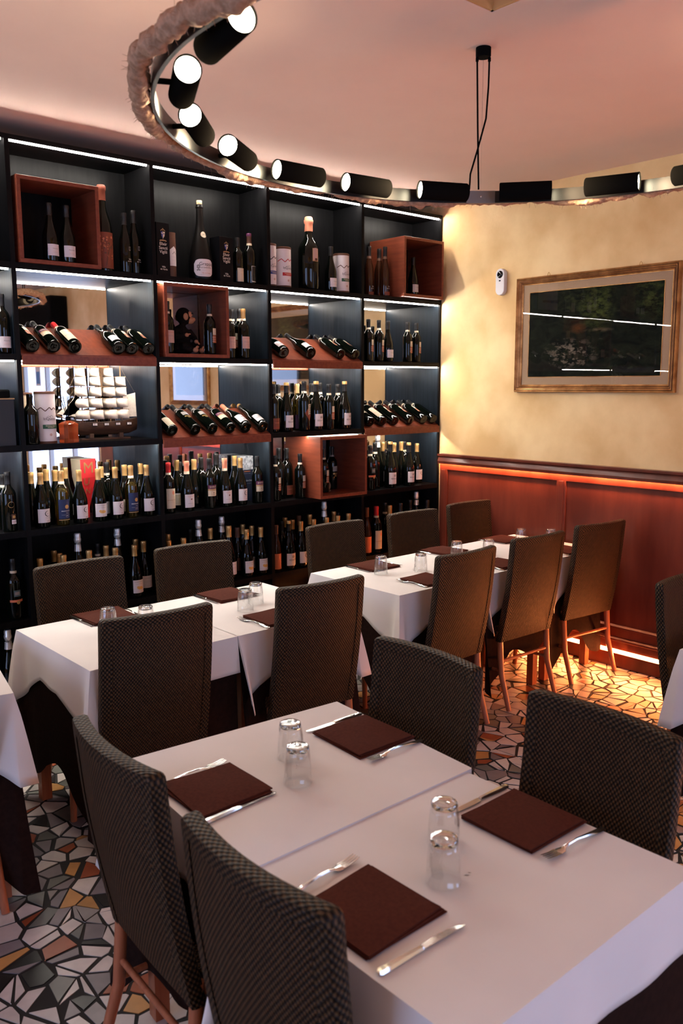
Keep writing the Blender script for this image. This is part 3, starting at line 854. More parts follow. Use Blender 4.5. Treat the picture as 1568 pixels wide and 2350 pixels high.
BT = [
(1,4,'bu','crescent',1.789,4.445,1.058,0.294),(1,4,'cl','blue',1.903,4.445,1.058,0.297),(1,4,'bu','crescent',2.005,4.445,1.058,0.294),(1,4,'bu','amber',2.117,4.445,1.058,0.294),(1,4,'bu','crescent',2.22,4.445,1.058,0.296),(1,4,'cl','blue',2.317,4.445,1.058,0.299),(1,4,'bu','crescent',2.418,4.445,1.058,0.296),(1,4,'bu','none',1.77,4.525,1.058,0.292),(1,4,'bu','none',1.855,4.525,1.058,0.303),(1,4,'bu','plain',1.924,4.575,1.058,0.29),(1,4,'bu','none',2.002,4.615,1.058,0.296),(1,4,'bu','plain',2.169,4.515,1.058,0.297),(1,4,'bu','plain',2.32,4.525,1.058,0.297),(1,4,'bu','none',2.429,4.535,1.058,0.298),(1,4,'bo','ring',2.243,4.595,1.058,0.312),
(2,4,'bo','cream',2.561,4.445,1.058,0.3),(2,4,'bu','bird',2.686,4.445,1.058,0.301),(2,4,'bo','shiraz',2.847,4.445,1.058,0.307),(2,4,'bu','bird',2.959,4.445,1.058,0.302),(2,4,'bu','crescent',3.077,4.445,1.058,0.297),(2,4,'bo','shiraz',3.208,4.445,1.058,0.301),(2,4,'bu','cream2',2.672,4.535,1.058,0.302),(2,4,'bu','none',2.782,4.515,1.058,0.302),(2,4,'bo','none',2.858,4.555,1.058,0.306),(2,4,'mg','none',2.954,4.535,1.058,0.326),(2,4,'bu','none',3.095,4.535,1.058,0.305),(2,4,'bo','none',2.727,4.595,1.058,0.284),
(3,4,'bo','copper',3.352,4.445,1.058,0.297),(3,4,'bo','copper',3.56,4.445,1.058,0.297),(3,4,'bo','copper',3.758,4.435,1.0795,0.297),(3,4,'mg','none',3.437,4.515,1.058,0.338),(3,4,'mg','dim',3.525,4.545,1.058,0.331),(3,4,'bo','grey',3.938,4.555,1.0795,0.299),
(4,4,'bo','teal',4.205,4.445,1.058,0.322),(4,4,'bu','keep',4.409,4.445,1.058,0.339),(4,4,'bu','keep',4.604,4.445,1.058,0.322),(4,4,'ch','foil',4.376,4.545,1.058,0.392),(4,4,'bu','plain',4.475,4.595,1.058,0.324),(4,4,'bu','none',4.519,4.515,1.058,0.322),(4,4,'bu','none',4.614,4.535,1.058,0.325),(4,4,'bu','crescent',4.766,4.515,1.058,0.305),(4,4,'bo','ring',4.707,4.595,1.058,0.318),(4,4,'bo','ring',4.292,4.485,1.058,0.334),
(1,5,'bu','plain',1.762,4.445,0.587,0.304),(1,5,'bu','plain',1.894,4.445,0.587,0.305),(1,5,'bu','none',2.043,4.445,0.587,0.312),(1,5,'bu','plain',2.201,4.445,0.587,0.306),(1,5,'bu','amber',2.322,4.445,0.587,0.306),(1,5,'bu','none',1.91,4.535,0.587,0.3),(1,5,'ch','foil',2.024,4.545,0.587,0.395),(1,5,'bu','none',2.189,4.535,0.587,0.308),(1,5,'ch','foil',2.283,4.575,0.587,0.389),(1,5,'bu','plain',2.419,4.515,0.587,0.308),(1,5,'bu','none',1.916,4.625,0.587,0.301),(1,5,'bo','ring',2.179,4.625,0.587,0.309),(1,5,'bu','none',2.415,4.605,0.587,0.309),
(2,5,'bu','plain',2.547,4.445,0.587,0.306),(2,5,'bu','plain',2.65,4.445,0.587,0.308),(2,5,'bu','amber',3.114,4.445,0.587,0.308),(2,5,'bu','amber',3.228,4.445,0.587,0.309),(2,5,'ch','foil',2.801,4.515,0.587,0.392),(2,5,'bu','none',2.905,4.545,0.587,0.327),(2,5,'ch','foil',3.006,4.565,0.587,0.385),(2,5,'bu','plain',2.985,4.455,0.587,0.344),(2,5,'bu','brown',3.106,4.535,0.587,0.309),(2,5,'bu','crescent',3.22,4.535,0.587,0.308),(2,5,'bu','none',2.63,4.595,0.587,0.314),(2,5,'bo','none',2.799,4.615,0.587,0.324),(2,5,'bu','none',3.211,4.625,0.587,0.307),
(3,5,'sl','rose',3.352,4.445,0.587,0.309),(3,5,'bu','keep',3.456,4.445,0.587,0.327),(3,5,'bu','crescent',3.562,4.445,0.587,0.311),(3,5,'bu','plain',3.675,4.445,0.587,0.313),(3,5,'bu','plain',3.792,4.445,0.587,0.313),(3,5,'bu','plain',3.895,4.445,0.587,0.315),(3,5,'bu','none',3.996,4.445,0.587,0.32),(3,5,'bo','none',3.468,4.535,0.587,0.312),(3,5,'bu','none',3.56,4.535,0.587,0.311),(3,5,'bo','brown',3.64,4.565,0.587,0.328),(3,5,'bu','none',3.73,4.555,0.587,0.328),(3,5,'ch','foil',3.846,4.535,0.587,0.406),(3,5,'bu','none',3.954,4.555,0.587,0.326),(3,5,'bo','ring',4.03,4.595,0.587,0.307),(3,5,'bu','none',3.566,4.625,0.587,0.315),
(4,5,'sl','rose',4.173,4.445,0.587,0.345),(4,5,'bo','cream',4.269,4.445,0.587,0.345),(4,5,'bu','plain',4.407,4.445,0.587,0.338),(4,5,'bo','ring',4.52,4.445,0.587,0.345),(4,5,'bo','none',4.814,4.445,0.587,0.34),(4,5,'bo','ring',4.446,4.535,0.587,0.345),(4,5,'bo','none',4.695,4.515,0.587,0.345),(4,5,'ch','foil',4.797,4.545,0.587,0.394),
(3,3,'bo','dim',3.346,4.445,1.506,0.308),(3,3,'bu','keep',3.452,4.445,1.506,0.319),(3,3,'bo','diamond',3.602,4.445,1.506,0.327),(3,3,'bu','keep',3.705,4.445,1.506,0.327),(3,3,'bo','copper',3.818,4.445,1.506,0.308),(3,3,'bu','keep',3.961,4.445,1.506,0.327),(3,3,'bo','ring',3.453,4.535,1.506,0.308),(3,3,'cl','purple',3.614,4.535,1.506,0.311),(3,3,'bo','ring',3.805,4.525,1.506,0.316),(3,3,'bo','copper',3.978,4.535,1.506,0.307),(3,3,'bo','ring',3.801,4.605,1.506,0.313),
(4,2,'bo','copper',4.187,4.445,1.971,0.291),(4,2,'bo','copper',4.289,4.445,1.971,0.29),(4,2,'bu','white',4.378,4.445,1.971,0.287),(4,2,'bo','copper',4.581,4.445,1.971,0.289),(4,2,'bo','copper',4.673,4.445,1.971,0.286),
(2,2,'bo','pink',2.588,4.445,1.9925,0.297),(2,2,'bo','copper',2.876,4.445,1.9925,0.297),(2,2,'bo','pink',3.017,4.445,1.971,0.297),(2,2,'bo','pinkgold',3.121,4.445,1.971,0.304),(2,2,'bo','copper',3.086,4.515,1.971,0.303),(2,2,'bo','ring',3.162,4.545,1.971,0.313),
(1,1,'bu','white',1.913,4.445,2.4465,0.297),(1,1,'bu','white',2.006,4.445,2.4465,0.297),(1,1,'sl','emblem',2.338,4.445,2.425,0.322),(1,1,'sl','emblem',2.405,4.465,2.425,0.345),
(2,1,'bo','whitelow',3.09,4.445,2.425,0.271),(2,1,'bo','black',3.177,4.445,2.425,0.305),
(3,1,'bu','white',3.84,4.445,2.425,0.294),
(4,1,'sl','amber_spirit',4.346,4.445,2.425,0.342),(4,1,'bu','white',4.634,4.445,2.4465,0.276),(4,1,'sl','amber_spirit',4.256,4.515,2.425,0.345),(4,1,'sl','amber_spirit',4.367,4.525,2.425,0.34),
(0,4,'bo','redtag',1.616,4.445,1.058,0.311),(0,4,'bo','ring',1.622,4.525,1.058,0.293),
(0,5,'bo','teal',1.616,4.445,0.587,0.324),
(0,6,'ch','foil',1.568,4.445,0.13,0.401),(0,6,'bu','keep',1.633,4.525,0.13,0.3),
(0,2,'bo','white',1.64,4.445,1.971,0.297),
]
cnt = {}
for q in BT: cnt.setdefault((q[0], q[1], 'mg' if q[2] == 'mg' else ('bo' if q[2] == 'bo' and q[3] == 'none' else ''), q[3]), []).append(q[4])
for bay, row, t, st, x, y, z, h in BT:
    look = STY[st][5]
    sub = 'mg' if t == 'mg' else ('bo' if t == 'bo' and st == 'none' else '')
    if st == 'none' and t == 'mg': look = 'tall broad black bottle'
    elif st == 'none' and t == 'bo': look = 'black-capped dark bottle'
    xs = sorted(cnt[(bay, row, sub, st)])
    i = xs.index(x)
    if len(xs) == 1: od = ''
    elif len(xs) == 2: od = (' (left one)', ' (right one)')[i]
    else: od = ', ' + ORD[i] + ' from left'
    r = thing('wine_bottle', '%s%s, %s' % (look, od, PLACE[(bay, row)]), 'bottle', (x, y, z + (.0005 if row else 0)), random.uniform(-.06, .14), 'bottles on the wine rack')
    s = h / HN[t]
    sx = 1 + (s - 1) * (.5 if t == 'ch' else .8)
    r.scale = (sx, sx, s)
    for nm, me in bottle_meshes(t, st): link(nm, me, r)

# lying bottles, necks up towards the mirror
def lying(xs, zs, sts, where):
    n = len(xs)
    for i, (x, (t, st, cap)) in enumerate(zip(xs, sts)):
        ang = radians(26.0)
        r = thing('wine_bottle', '%s lying bottle, %s' % (cap, (ORD[i] + ' from left, ' + where) if n > 1 else where), 'bottle', (x, 4.386, zs + .041), 0, 'bottles lying on the sloping boards')
        r.rotation_euler = (radians(-90) + ang, 0, 0)
        for nm, me in bottle_meshes(t, st): link(nm, me, r)
W1 = 'above the model ship'; W2 = 'below the plush chimpanzee'; W3 = 'sloping board of third bay'; W4 = 'sloping board beside yellow wall'
lying([1.766, 1.879, 1.995, 2.246, 2.330, 2.430], 1.971,      [('bo', 'copper', 'cream-and-copper-label'), ('bo', 'shiraz', 'purple-banded'), ('bo', 'cream', 'red-capped cream-label'), ('bu', 'white', 'white-label'), ('bo', 'copper', 'cream-and-copper-label'), ('bo', 'copper', 'cream-and-copper-label')], W1)
lying([2.564, 2.722, 2.843, 2.973, 3.087, 3.218], 1.506, [('bo', 'whitelow', 'tall-cream-label'), ('bo', 'grey', 'grey-label'), ('bo', 'grey', 'grey-label'), ('bo', 'shiraz', 'purple-banded'), ('bu', 'bird', 'orange-capped'), ('bu', 'keep', 'white castle-label')], W2)
lying([3.393, 3.617, 3.878, 4.010], 1.971, [('bu', 'white', 'white-label'), ('bu', 'white', 'white-label'), ('bo', 'copper', 'cream-and-copper-label'), ('bo', 'copper', 'cream-and-copper-label')], W3)
lying([4.157, 4.275, 4.400, 4.557, 4.700, 4.808], 1.506, [('bo', 'shiraz', 'purple-banded'), ('bo', 'cream', 'red-capped cream-label'), ('bo', 'copper', 'cream-and-copper-label'), ('bo', 'copper', 'cream-and-copper-label'), ('bo', 'copper', 'cream-and-copper-label'), ('bo', 'ring', 'unlabelled')], W4)

# ------------------------------------------------------------------ other things in the rack
# printed whisky tubes
def tube_carton(x, y, z, r, h, band, label, front=-0.15):
    t = thing('gift_tube', label, 'carton', (x, y, z + .0005), front, 'printed whisky tubes')
    b = MB(); b.lathe([(r, .012), (r, h - .012)], 28, caps=False); b.build('tube_wall', pal('white' if band != 'plain' else 'cream'), t, 50)
    b = MB(); b.lathe([(r + .001, 0), (r + .001, .012), (0, .012)], 28); b.build('base_rim', pal('brown'), t, 50)
    b = MB(); b.lathe([(r + .001, h - .014), (r + .001, h - .002), (r - .002, h), (0, h)], 28); b.build('lid', pal('brown'), t, 50)
    L = Lab(r)
    c = {'green': 'brown', 'red': 'red', 'blue': 'ink', 'plain': 'tan'}[band]
    zz = h * .66
    if band != 'plain':
        L.line([(-.060, zz - .006), (-.052, zz - .001), (-.034, zz + .009), (-.012, zz - .010), (.010, zz + .010), (.022, zz - .004), (.034, zz + .008), (.055, zz - .004)], .0045, c)
        L.line([(-.010, h * .5), (.003, h * .53), (.016, h * .5)], .0012, 'ink'); L.line([(.010, h * .515), (.020, h * .545), (.032, h * .5)], .0012, 'ink')
        L.text('InQuota', .010, h * .475, .020, 'ink'); L.line([(-.02, h * .44), (.045, h * .44)], .0008, 'grey')
        L.rect(-.028, .070, h * .285, h * .365, band, 1); L.text('SINGLE MALT', .016, h * .34, .010, 'cream'); L.text('WHISKY', .016, h * .31, .011, 'cream')
        L.disc(.012, h * .17, .008, 'pink', 1, 7)
    else:
        L.line([(-.05, zz), (.05, zz)], .002, c)
    L.build('print', t)
tube_carton(1.846, 4.470, 1.506, .053, .274, 'green', 'cream whisky tube with green band beside the model ship')
tube_carton(1.772, 4.570, 1.506, .045, .268, 'plain', 'plain cream tube behind green-banded tube beside model ship')
tube_carton(3.455, 4.470, 2.425, .053, .252, 'red', 'white whisky tube with red band, top shelf left of magnum')
tube_carton(3.345, 4.462, 2.425, .042, .262, 'blue', 'white whisky tube with blue band, half hidden by rack upright')
tube_carton(3.955, 4.470, 2.425, .055, .258, 'green', 'white whisky tube with green band, top shelf right of magnum')
def dark_carton(x, y, z, w_, d, h, label):
    t = thing('spirit_carton', label, 'carton', (x, y, z + .0005), .05, 'black spirit cartons with a crest')
    b = MB(); b.box(-w_ / 2, w_ / 2, -d / 2, d / 2, 0, h); b.build('box', P('black_card', (0.004, 0.004, 0.005), 0.5, spec=0.1), t, None, .001)
    L = Lab(None)
    L.line([(0, h * .90), (0, h * .68)], .0015, 'gold'); L.line([(-.015, h * .845), (0, h * .885), (.015, h * .845)], .003, 'tan', 2)
    L.poly([(-.014, h * .83), (0, h * .83), (0, h * .70), (-.010, h * .75)], 'blue', 2); L.poly([(0, h * .83), (.014, h * .83), (.010, h * .75), (0, h * .70)], 'cream', 2)
    L.disc(-.006, h * .80, .004, 'cream', 3, 6); L.disc(.006, h * .79, .004, 'blue', 3, 6)
    L.line([(-.022, h * .655), (-.015, h * .668), (.015, h * .668), (.022, h * .655)], .006, 'tan', 1)
    for k, wd in enumerate(('Elixir', 'Sancti', 'Vigilii')): L.text(wd, 0, h * (.60 - .075 * k), .024, 'silver')
    L.text('Villa', 0, h * .17, .014, 'silver'); L.text('de Varda', 0, h * .125, .013, 'silver')
    o = L.build('print', t); o.location = (0, -d / 2, 0)
dark_carton(2.553, 4.45, 2.425, .085, .085, .292, 'black crested spirit carton at left beside the rack upright')
dark_carton(2.975, 4.45, 2.425, .098, .098, .258, 'black crested spirit carton right of the big grappa bottle')
t = thing('gift_tube', 'slim brown tube with white label beside left black carton', 'carton', (2.655, 4.50, 2.4255))
b = MB(); b.lathe([(.032, 0), (.032, .258), (0, .26)], 24); b.build('tube_wall', pal('brown'), t, 50)
L = Lab(.032); L.poly([(-.020, .07), (.026, .07), (.026, .16), (.004, .18), (-.020, .16)], 'white', 1); L.line([(-.006, .135), (.006, .15), (.018, .135)], .002, 'ink', 2); L.scrib(.004, .12, .03, 'grey'); L.scrib(.004, .10, .03, 'grey'); L.build('print', t)
t = thing('gift_tube', 'dark tall bottle-shaped silhouette at far left beside cream tubes', 'bottle', (1.752, 4.437, 1.5065))
t.name = 'wine_bottle.900'
for nm, me in bottle_meshes('mg', 'none')[:1]: link(nm, me, t)
t.scale = (.95, .95, .75)

# big bottles on the top shelf
t = thing('grappa_bottle', 'big matt black grappa bottle with pale cork, top shelf', 'bottle', (2.846, 4.478, 2.4255), -.28)
b = MB(); b.lathe([(0, .004), (.055, 0), (.068, .003), (.071, .012), (.071, .100), (.069, .135), (.060, .180), (.045, .235), (.031, .285), (.024, .325), (.021, .360), (.020, .415), (.023, .417), (.0235, .424), (.021, .428), (.0205, .436), (0, .437)], 30)
b.build('bottle_body', P('matt_black_glass', (0.005, 0.0045, 0.004), 0.3, spec=0.25), t, 50)
b = MB(); b.lathe([(.015, .436), (.0165, .438), (.0165, .458), (.015, .460), (0, .460)], 18); b.build('cork', pal('cork'), t, 50)
L = Lab(.0712)
for i in range(10):
    u0, u1 = -.062 + .012 * i, -.062 + .012 * (i + 1)
    f = lambda u: .050 * sqrt(max(0, 1 - (abs(u) / .064) ** 4)) ** .8
    L.mb.add([L.w(u0, .068 - f(u0), 0), L.w(u1, .068 - f(u1), 0), L.w(u1, .068 + f(u1), 0), L.w(u0, .068 + f(u0), 0)], [(0, 1, 2, 3)], L.mi('white'))
L.text('Grappa', .012, .090, .028, 'ink'); L.text('stravecchia', .012, .070, .0150, 'brown'); L.scrib(.012, .056, .07, 'grey'); L.scrib(.012, .049, .07, 'grey'); L.text('Villa de Varda', .012, .038, .010, 'copper'); L.scrib(.006, .028, .06, 'grey')
for k in range(9): L.disc(-.040 + .006 * (k % 3), .055 + .012 * (k // 3) + .003 * (k % 2), .0055, 'grey', 1, 7)
L.build('label', t)
L = Lab(.040); 
vs = [(.012 + .020 * cos(2 * pi * i / 18), .262 + .018 * sin(2 * pi * i / 18)) for i in range(18)]
def cone_r(v): return .045 + (.031 - .045) * (v - .235) / .05
for q in slices(vs, .004): L.mb.add([((cone_r(v) + .0014) * sin(u / .04), -(cone_r(v) + .0014) * cos(u / .04), v) for u, v in q], [tuple(range(len(q)))], L.mi('cream'))
vs, fs = text2d('2001', .009)
L.mb.add([((cone_r(.262 + y) + .0022) * sin((.012 + x) / .04), -(cone_r(.262 + y) + .0022) * cos((.012 + x) / .04), .262 + y) for x, y in vs], fs, L.mi('ink'))
tag(L.build('neck_label', t), 'round pale shoulder label')
t = thing('magnum_bottle', 'large black magnum with dripping red wax top, top shelf', 'bottle', (3.676, 4.475, 2.4255), -.42)
b = MB(); b.lathe([(0, .006), (.050, 0), (.066, .003), (.070, .012), (.070, .240), (.067, .270), (.055, .300), (.036, .325), (.0265, .350), (.024, .375), (.024, .435)], 30); b.build('bottle_body', 'dark_glass', t, 50)
b = MB(); b.lathe([(.026, .375), (.027, .385), (.026, .42), (.030, .428), (.031, .445), (.027, .450), (.026, .462), (.020, .468), (0, .469)], 22, flute=lambda k, a, r: r * (1 + .06 * sin(3 * a + k) * (k < 3)))
tag(b.build('wax_seal', pal('salmon'), t, 60), 'salmon red wax seal')
L = Lab(.070); L.rect(.006, .052, .180, .262, 'tan'); L.rect(.010, .048, .186, .256, 'pink', 1); L.disc(.029, .256, .02, 'pink', 1, 12, .008); L.rect(.024, .044, .184, .200, 'brown', 2); L.build('label', t)
t = thing('decorated_bottle', 'tall red-capped bottle with carved red vine decor beside red cube', 'bottle', (2.2215, 4.47, 2.4255), .2)
b = MB(); b.lathe([(0, .006), (.040, 0), (.049, .004), (.050, .012), (.050, .215), (.047, .250), (.036, .290), (.026, .320), (.021, .345), (.020, .44)], 28); b.build('bottle_body', 'dark_glass', t, 50)
b = MB(); b.lathe([(.0215, .375), (.0215, .425), (.024, .428), (.025, .448), (.020, .456), (0, .457)], 20); b.build('capsule', pal('terracotta'), t, 50)
L = Lab(.050); L.rect(-.066, .066, .015, .205, 'terracotta')
rr = random.Random(3)
for k in range(46):
    u, v = rr.uniform(-.055, .055), rr.uniform(.060, .195)
    L.disc(u, v, rr.uniform(.003, .008), rr.choice(['copper', 'salmon', 'brown', 'copper']), 1 + k % 3, 6, rr.uniform(.003, .009))
L.line([(-.02, .03), (-.01, .08), (.0, .12), (.03, .15)], .004, 'brown', 4); L.line([(.0, .12), (-.03, .17)], .003, 'brown', 4); L.build('carved_panel', t)

# red tapered carton among the gold-capped bottles
t = thing('tapered_carton', 'red tapered gift carton with gold letters among gold-capped bottles', 'carton', (2.112, 4.615, 1.0585), .12)
b = MB()
def ring4(w_, d, z): return [(-w_, -d, z), (w_, -d, z), (w_, d, z), (-w_, d, z)]
vs = ring4(.017, .017, 0) + ring4(.018, .018, .06) + ring4(.047, .047, .235) + ring4(.050, .050, .340)
fs = [(4 * k + i, 4 * k + (i + 1) % 4, 4 * k + 4 + (i + 1) % 4, 4 * k + 4 + i) for k in range(3) for i in range(4)] + [(3, 2, 1, 0), (12, 13, 14, 15)]
for k, f in enumerate(fs): b.add(vs, [f], 1 if (k < 12 and k % 4 == 3) or k == 13 else 0)
b.build('box', [pal('red'), pal('cream')], t)
L = Lab(None); L.text('M', 0, .288, .090, 'dimgold'); L.text('U', -.012, .210, .060, 'dimgold'); L.text('N', 0, .155, .045, 'dimgold')
L.mb.v = [(x, -.0512 - (0 if z > .235 else -(.235 - z) * .166), z) for x, y, z in L.mb.v]; L.build('letters', t)
# embossed silver carton
t = thing('embossed_carton', 'silver embossed carton with dark front standing behind orange-capped bottles', 'carton', (3.205, 4.608, 1.0585))
b = MB(); b.box(-.052, .052, -.052, .052, .205, .295); b.build('embossed_lid', 'embossed', t, None, .002)
b = MB(); b.box(-.050, .050, -.050, .050, 0, .205); b.build('box', P('blue_card', (0.012, 0.016, 0.035), 0.4), t)
L = Lab(None); L.rect(-.02, .03, .192, .197, 'copper', 1); L.scrib(.0, .18, .06, 'silver'); L.text('Bianche', .01, .135, .018, 'silver'); L.scrib(.01, .115, .05, 'silver'); o = L.build('print', t); o.location = (0, -.050, 0)
# round wooden ornament in the low cube
t = thing('round_ornament', 'round wooden ornament lying beneath the bottles in low cube', 'ornament', (3.815, 4.47, 1.118))
b = MB(); b.lathe([(0, -.010), (.030, -.012), (.036, -.004), (.036, .004), (.030, .010), (.022, .006), (0, .006)], 26); o = b.build('disc', P('dull_wood', (0.10, 0.055, 0.025), 0.5), t, 40); o.rotation_euler = (radians(80), 0, 0)
b = MB(); b.box(-.03, .03, -.012, .018, -.0395, -.030); b.build('foot', P('dull_wood', (0.10, 0.055, 0.025), 0.5), t)

# reed diffuser
t = thing('reed_diffuser', 'orange glass reed diffuser with black sticks before the model ship', 'diffuser', (1.952, 4.425, 1.5065), .35)
b = MB()
sq = lambda w_, r, z: [(x, y, z) for x, y in ((w_, w_ - r), (w_ - r, w_), (-w_ + r, w_), (-w_, w_ - r), (-w_, -w_ + r), (-w_ + r, -w_), (w_ - r, -w_), (w_, -w_ + r))]
vs = sum([sq(*q) for q in ((.036, .004, 0), (.038, .004, .004), (.036, .004, .060), (.038, .004, .100), (.030, .010, .110), (.014, .006, .116), (.012, .005, .120))], [])
b.add(vs, [(8 * k + i, 8 * k + (i + 1) % 8, 8 * k + 8 + (i + 1) % 8, 8 * k + 8 + i) for k in range(6) for i in range(8)] + [tuple(range(7, -1, -1))])
b.build('flask', P('orange_glass', (0.90, 0.18, 0.06), 0.05, trans=0.75), t, 30)
b = MB(); b.lathe([(.014, .118), (.014, .138), (.010, .140), (0, .140)], 18); b.build('collar', 'black_metal', t, 50)
for dx, dy in ((-.050, .0), (-.012, .018), (-.002, -.012), (.012, .012), (.016, -.006)):
    b = MB(); b.tube([(dx * .08, dy * .08, .125), (dx, dy, .248)], .0018, 6); b.build('stick', 'black_metal', t)

# model sailing ship
t = thing('model_ship', 'wooden model sailing ship with four masts of cream sails', 'model ship', (2.215, 4.54, 1.5065))
SX = [-.200, -.185, -.15, -.10, 0.0, .09, .15, .185, .200]
b = MB()
def sec(i):
    x = SX[i]; f = (x + .2) / .4
    wd = .034 * (1 - abs(2 * f - 1) ** 3.2) + .003 + (.012 if f > .8 else 0)
    top = .098 + .022 * (abs(2 * f - 1) ** 2); bot = .026 + (.050 * max(0, (.12 - f) / .12)) + .022 * max(0, (f - .85) / .15)
    return [(x, -wd, top), (x, -wd * .96, top * .5 + bot * .5), (x, -wd * .5, bot + .006), (x, 0, bot), (x, wd * .5, bot + .006), (x, wd * .96, top * .5 + bot * .5), (x, wd, top)]
vs = sum([sec(i) for i in range(9)], [])
fs = [(7 * i + k, 7 * i + k + 1, 7 * i + 8 + k, 7 * i + 7 + k) for i in range(8) for k in range(6)] + [tuple(range(7)), tuple(range(62, 55, -1))]
fs += [(7 * i, 7 * i + 7, 7 * i + 13, 7 * i + 6) for i in range(8)]
b.add(vs, fs); b.build('hull', 'hull', t, 40)
b = MB()
for gx in (-.075, -.005, .065, .135):
    b.box(gx - .014, gx + .014, -.040, -.033, .080, .096, 0)
    for k in (-1, 0, 1): b.box(gx + k * .009 - .0028, gx + k * .009 + .0028, -.043, -.038, .082, .094, 1)
b.build('gun_ports', [P('port_black', (0.01, 0.01, 0.01), .5), pal('white')], t)
b = MB(); b.tube([(-.19, 0, .105), (-.285, 0, .150)], [.004, .002], 6); b.build('bowsprit', 'mast', t)
MX = [-.128, -.044, .040, .110]
def sail(x, z, w_, h, parent):
    m_ = MB()
    def f(u, v):
        y = (u - .5) * w_ * (1.12 - .12 * v)
        bl = .038 * sin(pi * min(1, u * .96 + .02)) * (.35 + .65 * sin(pi * v))
        a_ = radians(38); px_, py_ = -.006 - bl, y
        return (x + px_ * cos(a_) - py_ * sin(a_), px_ * sin(a_) + py_ * cos(a_), z + h * (v - .5))
    m_.grid(f, 8, 6)
    m_.v = [(x + (vx - x) , vy, vz) for vx, vy, vz in m_.v]
    o = m_.build('sail', 'sail', parent, 60)
    sd = o.modifiers.new('thickness', 'SOLIDIFY'); sd.thickness = .0012
    y_ = MB(); y_.tube([(x - .004 + w_ * .56 * .616, -w_ * .56 * .788, z + h * .52), (x - .004 - w_ * .56 * .616, w_ * .56 * .788, z + h * .52)], .0022, 6); y_.build('yard', 'mast', parent)
for i, x in enumerate(MX):
    b = MB(); b.tube([(x, 0, .10), (x, 0, .418)], [.0048, .0026], 8); mst = b.build('mast', 'mast', t)
    zs_ = [.142, .206, .268, .326, .376]
    for k, z in enumerate(zs_):
        if i == 3 and k > 3: continue
        sail(x, z, .090 - .009 * k, .050, mst)
m_ = MB(); m_.prism([(.118, .125), (.205, .125), (.200, .262), (.122, .245)], -.001, .001, 'y'); m_.build('spanker_sail', 'sail', t)
for k in range(3):
    m_ = MB(); x0 = -.275 + .030 * k
    m_.prism([(x0, .150 - .01 * k), (-.150 + .003 * k, .13 + .02 * k), (-.140, .255 + .03 * k)], -.0008, .0008, 'y'); m_.build('jib_sail', 'sail', t)
b = MB()
for i, x in enumerate(MX):
    for sy in (-1, 1):
        for k in (-.03, -.015, 0, .015, .03): b.tube([(x + k, sy * .034, .10), (x, 0, .30)], .0005, 3)
for a, c in zip(MX[:-1], MX[1:]):
    for z in (.20, .30, .415): b.tube([(a, 0, z), (c, 0, z - .05 if z < .4 else z)], .0006, 3)
for z in (.25, .33, .415): b.tube([(MX[0], 0, z), (-.283, 0, .150)], .0006, 3)
b.tube([(MX[3], 0, .41), (.20, 0, .26)], .0006, 3); b.tube([(.20, 0, .26), (.203, 0, .12)], .0015, 4)
b.build('rigging', P('thread', (0.25, 0.19, 0.13), .9), t)
b = MB()
for x in (-.09, .09): b.box(x - .012, x + .012, -.030, .030, .010, .036)
b.box(-.15, .15, -.022, .022, 0, .010); b.build('stand', 'hull', t, None, .001)

# plush chimpanzee
t = thing('plush_chimpanzee', 'black plush chimpanzee sitting in a red wooden cube', 'soft toy', (2.715, 4.50, 1.992))
b = MB()
for c, r in (((0, .02, .075), (.062, .052, .080)), ((0, .012, .125), (.050, .045, .050)), ((.010, 0, .188), (.020, .020, .03)), ((.014, .0, .225), (.046, .046, .050)), ((.026, -.006, .205), (.034, .036, .030)),
             ((-.030, -.012, .035), (.040, .040, .034)), ((.030, -.01, .036), (.040, .034, .033))): b.sph(c, r)
b.tube([(.035, -.01, .035), (.075, -.03, .055), (.092, -.045, .028)], [.030, .026, .018], 10); b.tube([(-.03, -.01, .035), (-.02, -.06, .045), (.02, -.085, .024)], [.03, .026, .018], 10)
b.tube([(-.048, .0, .140), (-.062, -.045, .098), (-.022, -.066, .108)], [.022, .019, .014], 10); b.tube([(.046, .0, .140), (.072, -.025, .095), (.062, -.055, .080)], [.021, .018, .014], 10)
o = b.build('body', 'fur', t)
rm = o.modifiers.new('remesh', 'REMESH'); rm.mode = 'VOXEL'; rm.voxel_size = .006; rm.use_smooth_shade = True
sm = o.modifiers.new('smooth', 'SMOOTH'); sm.iterations = 4
b = MB(); b.sph((.047, -.020, .200), (.026, .026, .022)); b.sph((.036, -.026, .232), (.022, .020, .020)); b.sph((.063, -.030, .204), (.014, .014, .012)); tag(b.build('face', 'face_skin', t, 60), 'tan face with muzzle')
for y in (-.050, .046):
    b = MB(); b.sph((.0, y, .218), (.017, .008, .021)); tag(b.build('ear', 'face_skin', t, 60), 'tan ear')
for q in ((.047, -.044, .238), (.056, -.036, .238)):
    b = MB(); b.sph(q, .0048, 10, 6); b.build('eye', P('bead', (0.02, 0.006, 0.004), .1), t, 60)
def paw(c, d, nm, s=1.0):
    m_ = MB(); D = Vector(d).normalized(); X = D.cross(Vector((0, 0, 1))).normalized()
    m_.sph(c, (.013 * s, .011 * s, .011 * s))
    for k in (-1.5, -.5, .5, 1.5):
        p = Vector(c) + X * k * .0055 * s; m_.tube([p, p + D * .014 * s, p + D * .022 * s + Vector((0, 0, -.004))], [.0042 * s, .0040 * s, .0032 * s], 6)
    p = Vector(c) - X * .012 * s; m_.tube([p, p + D * .006 * s - X * .007 * s], [.0042 * s, .0034 * s], 6)
    tag(m_.build(nm, 'face_skin', t, 60), 'tan felt ' + nm)
paw((-.012, -.076, .110), (1, -.2, .45), 'hand'); paw((.060, -.062, .074), (.5, -.6, -.5), 'hand')
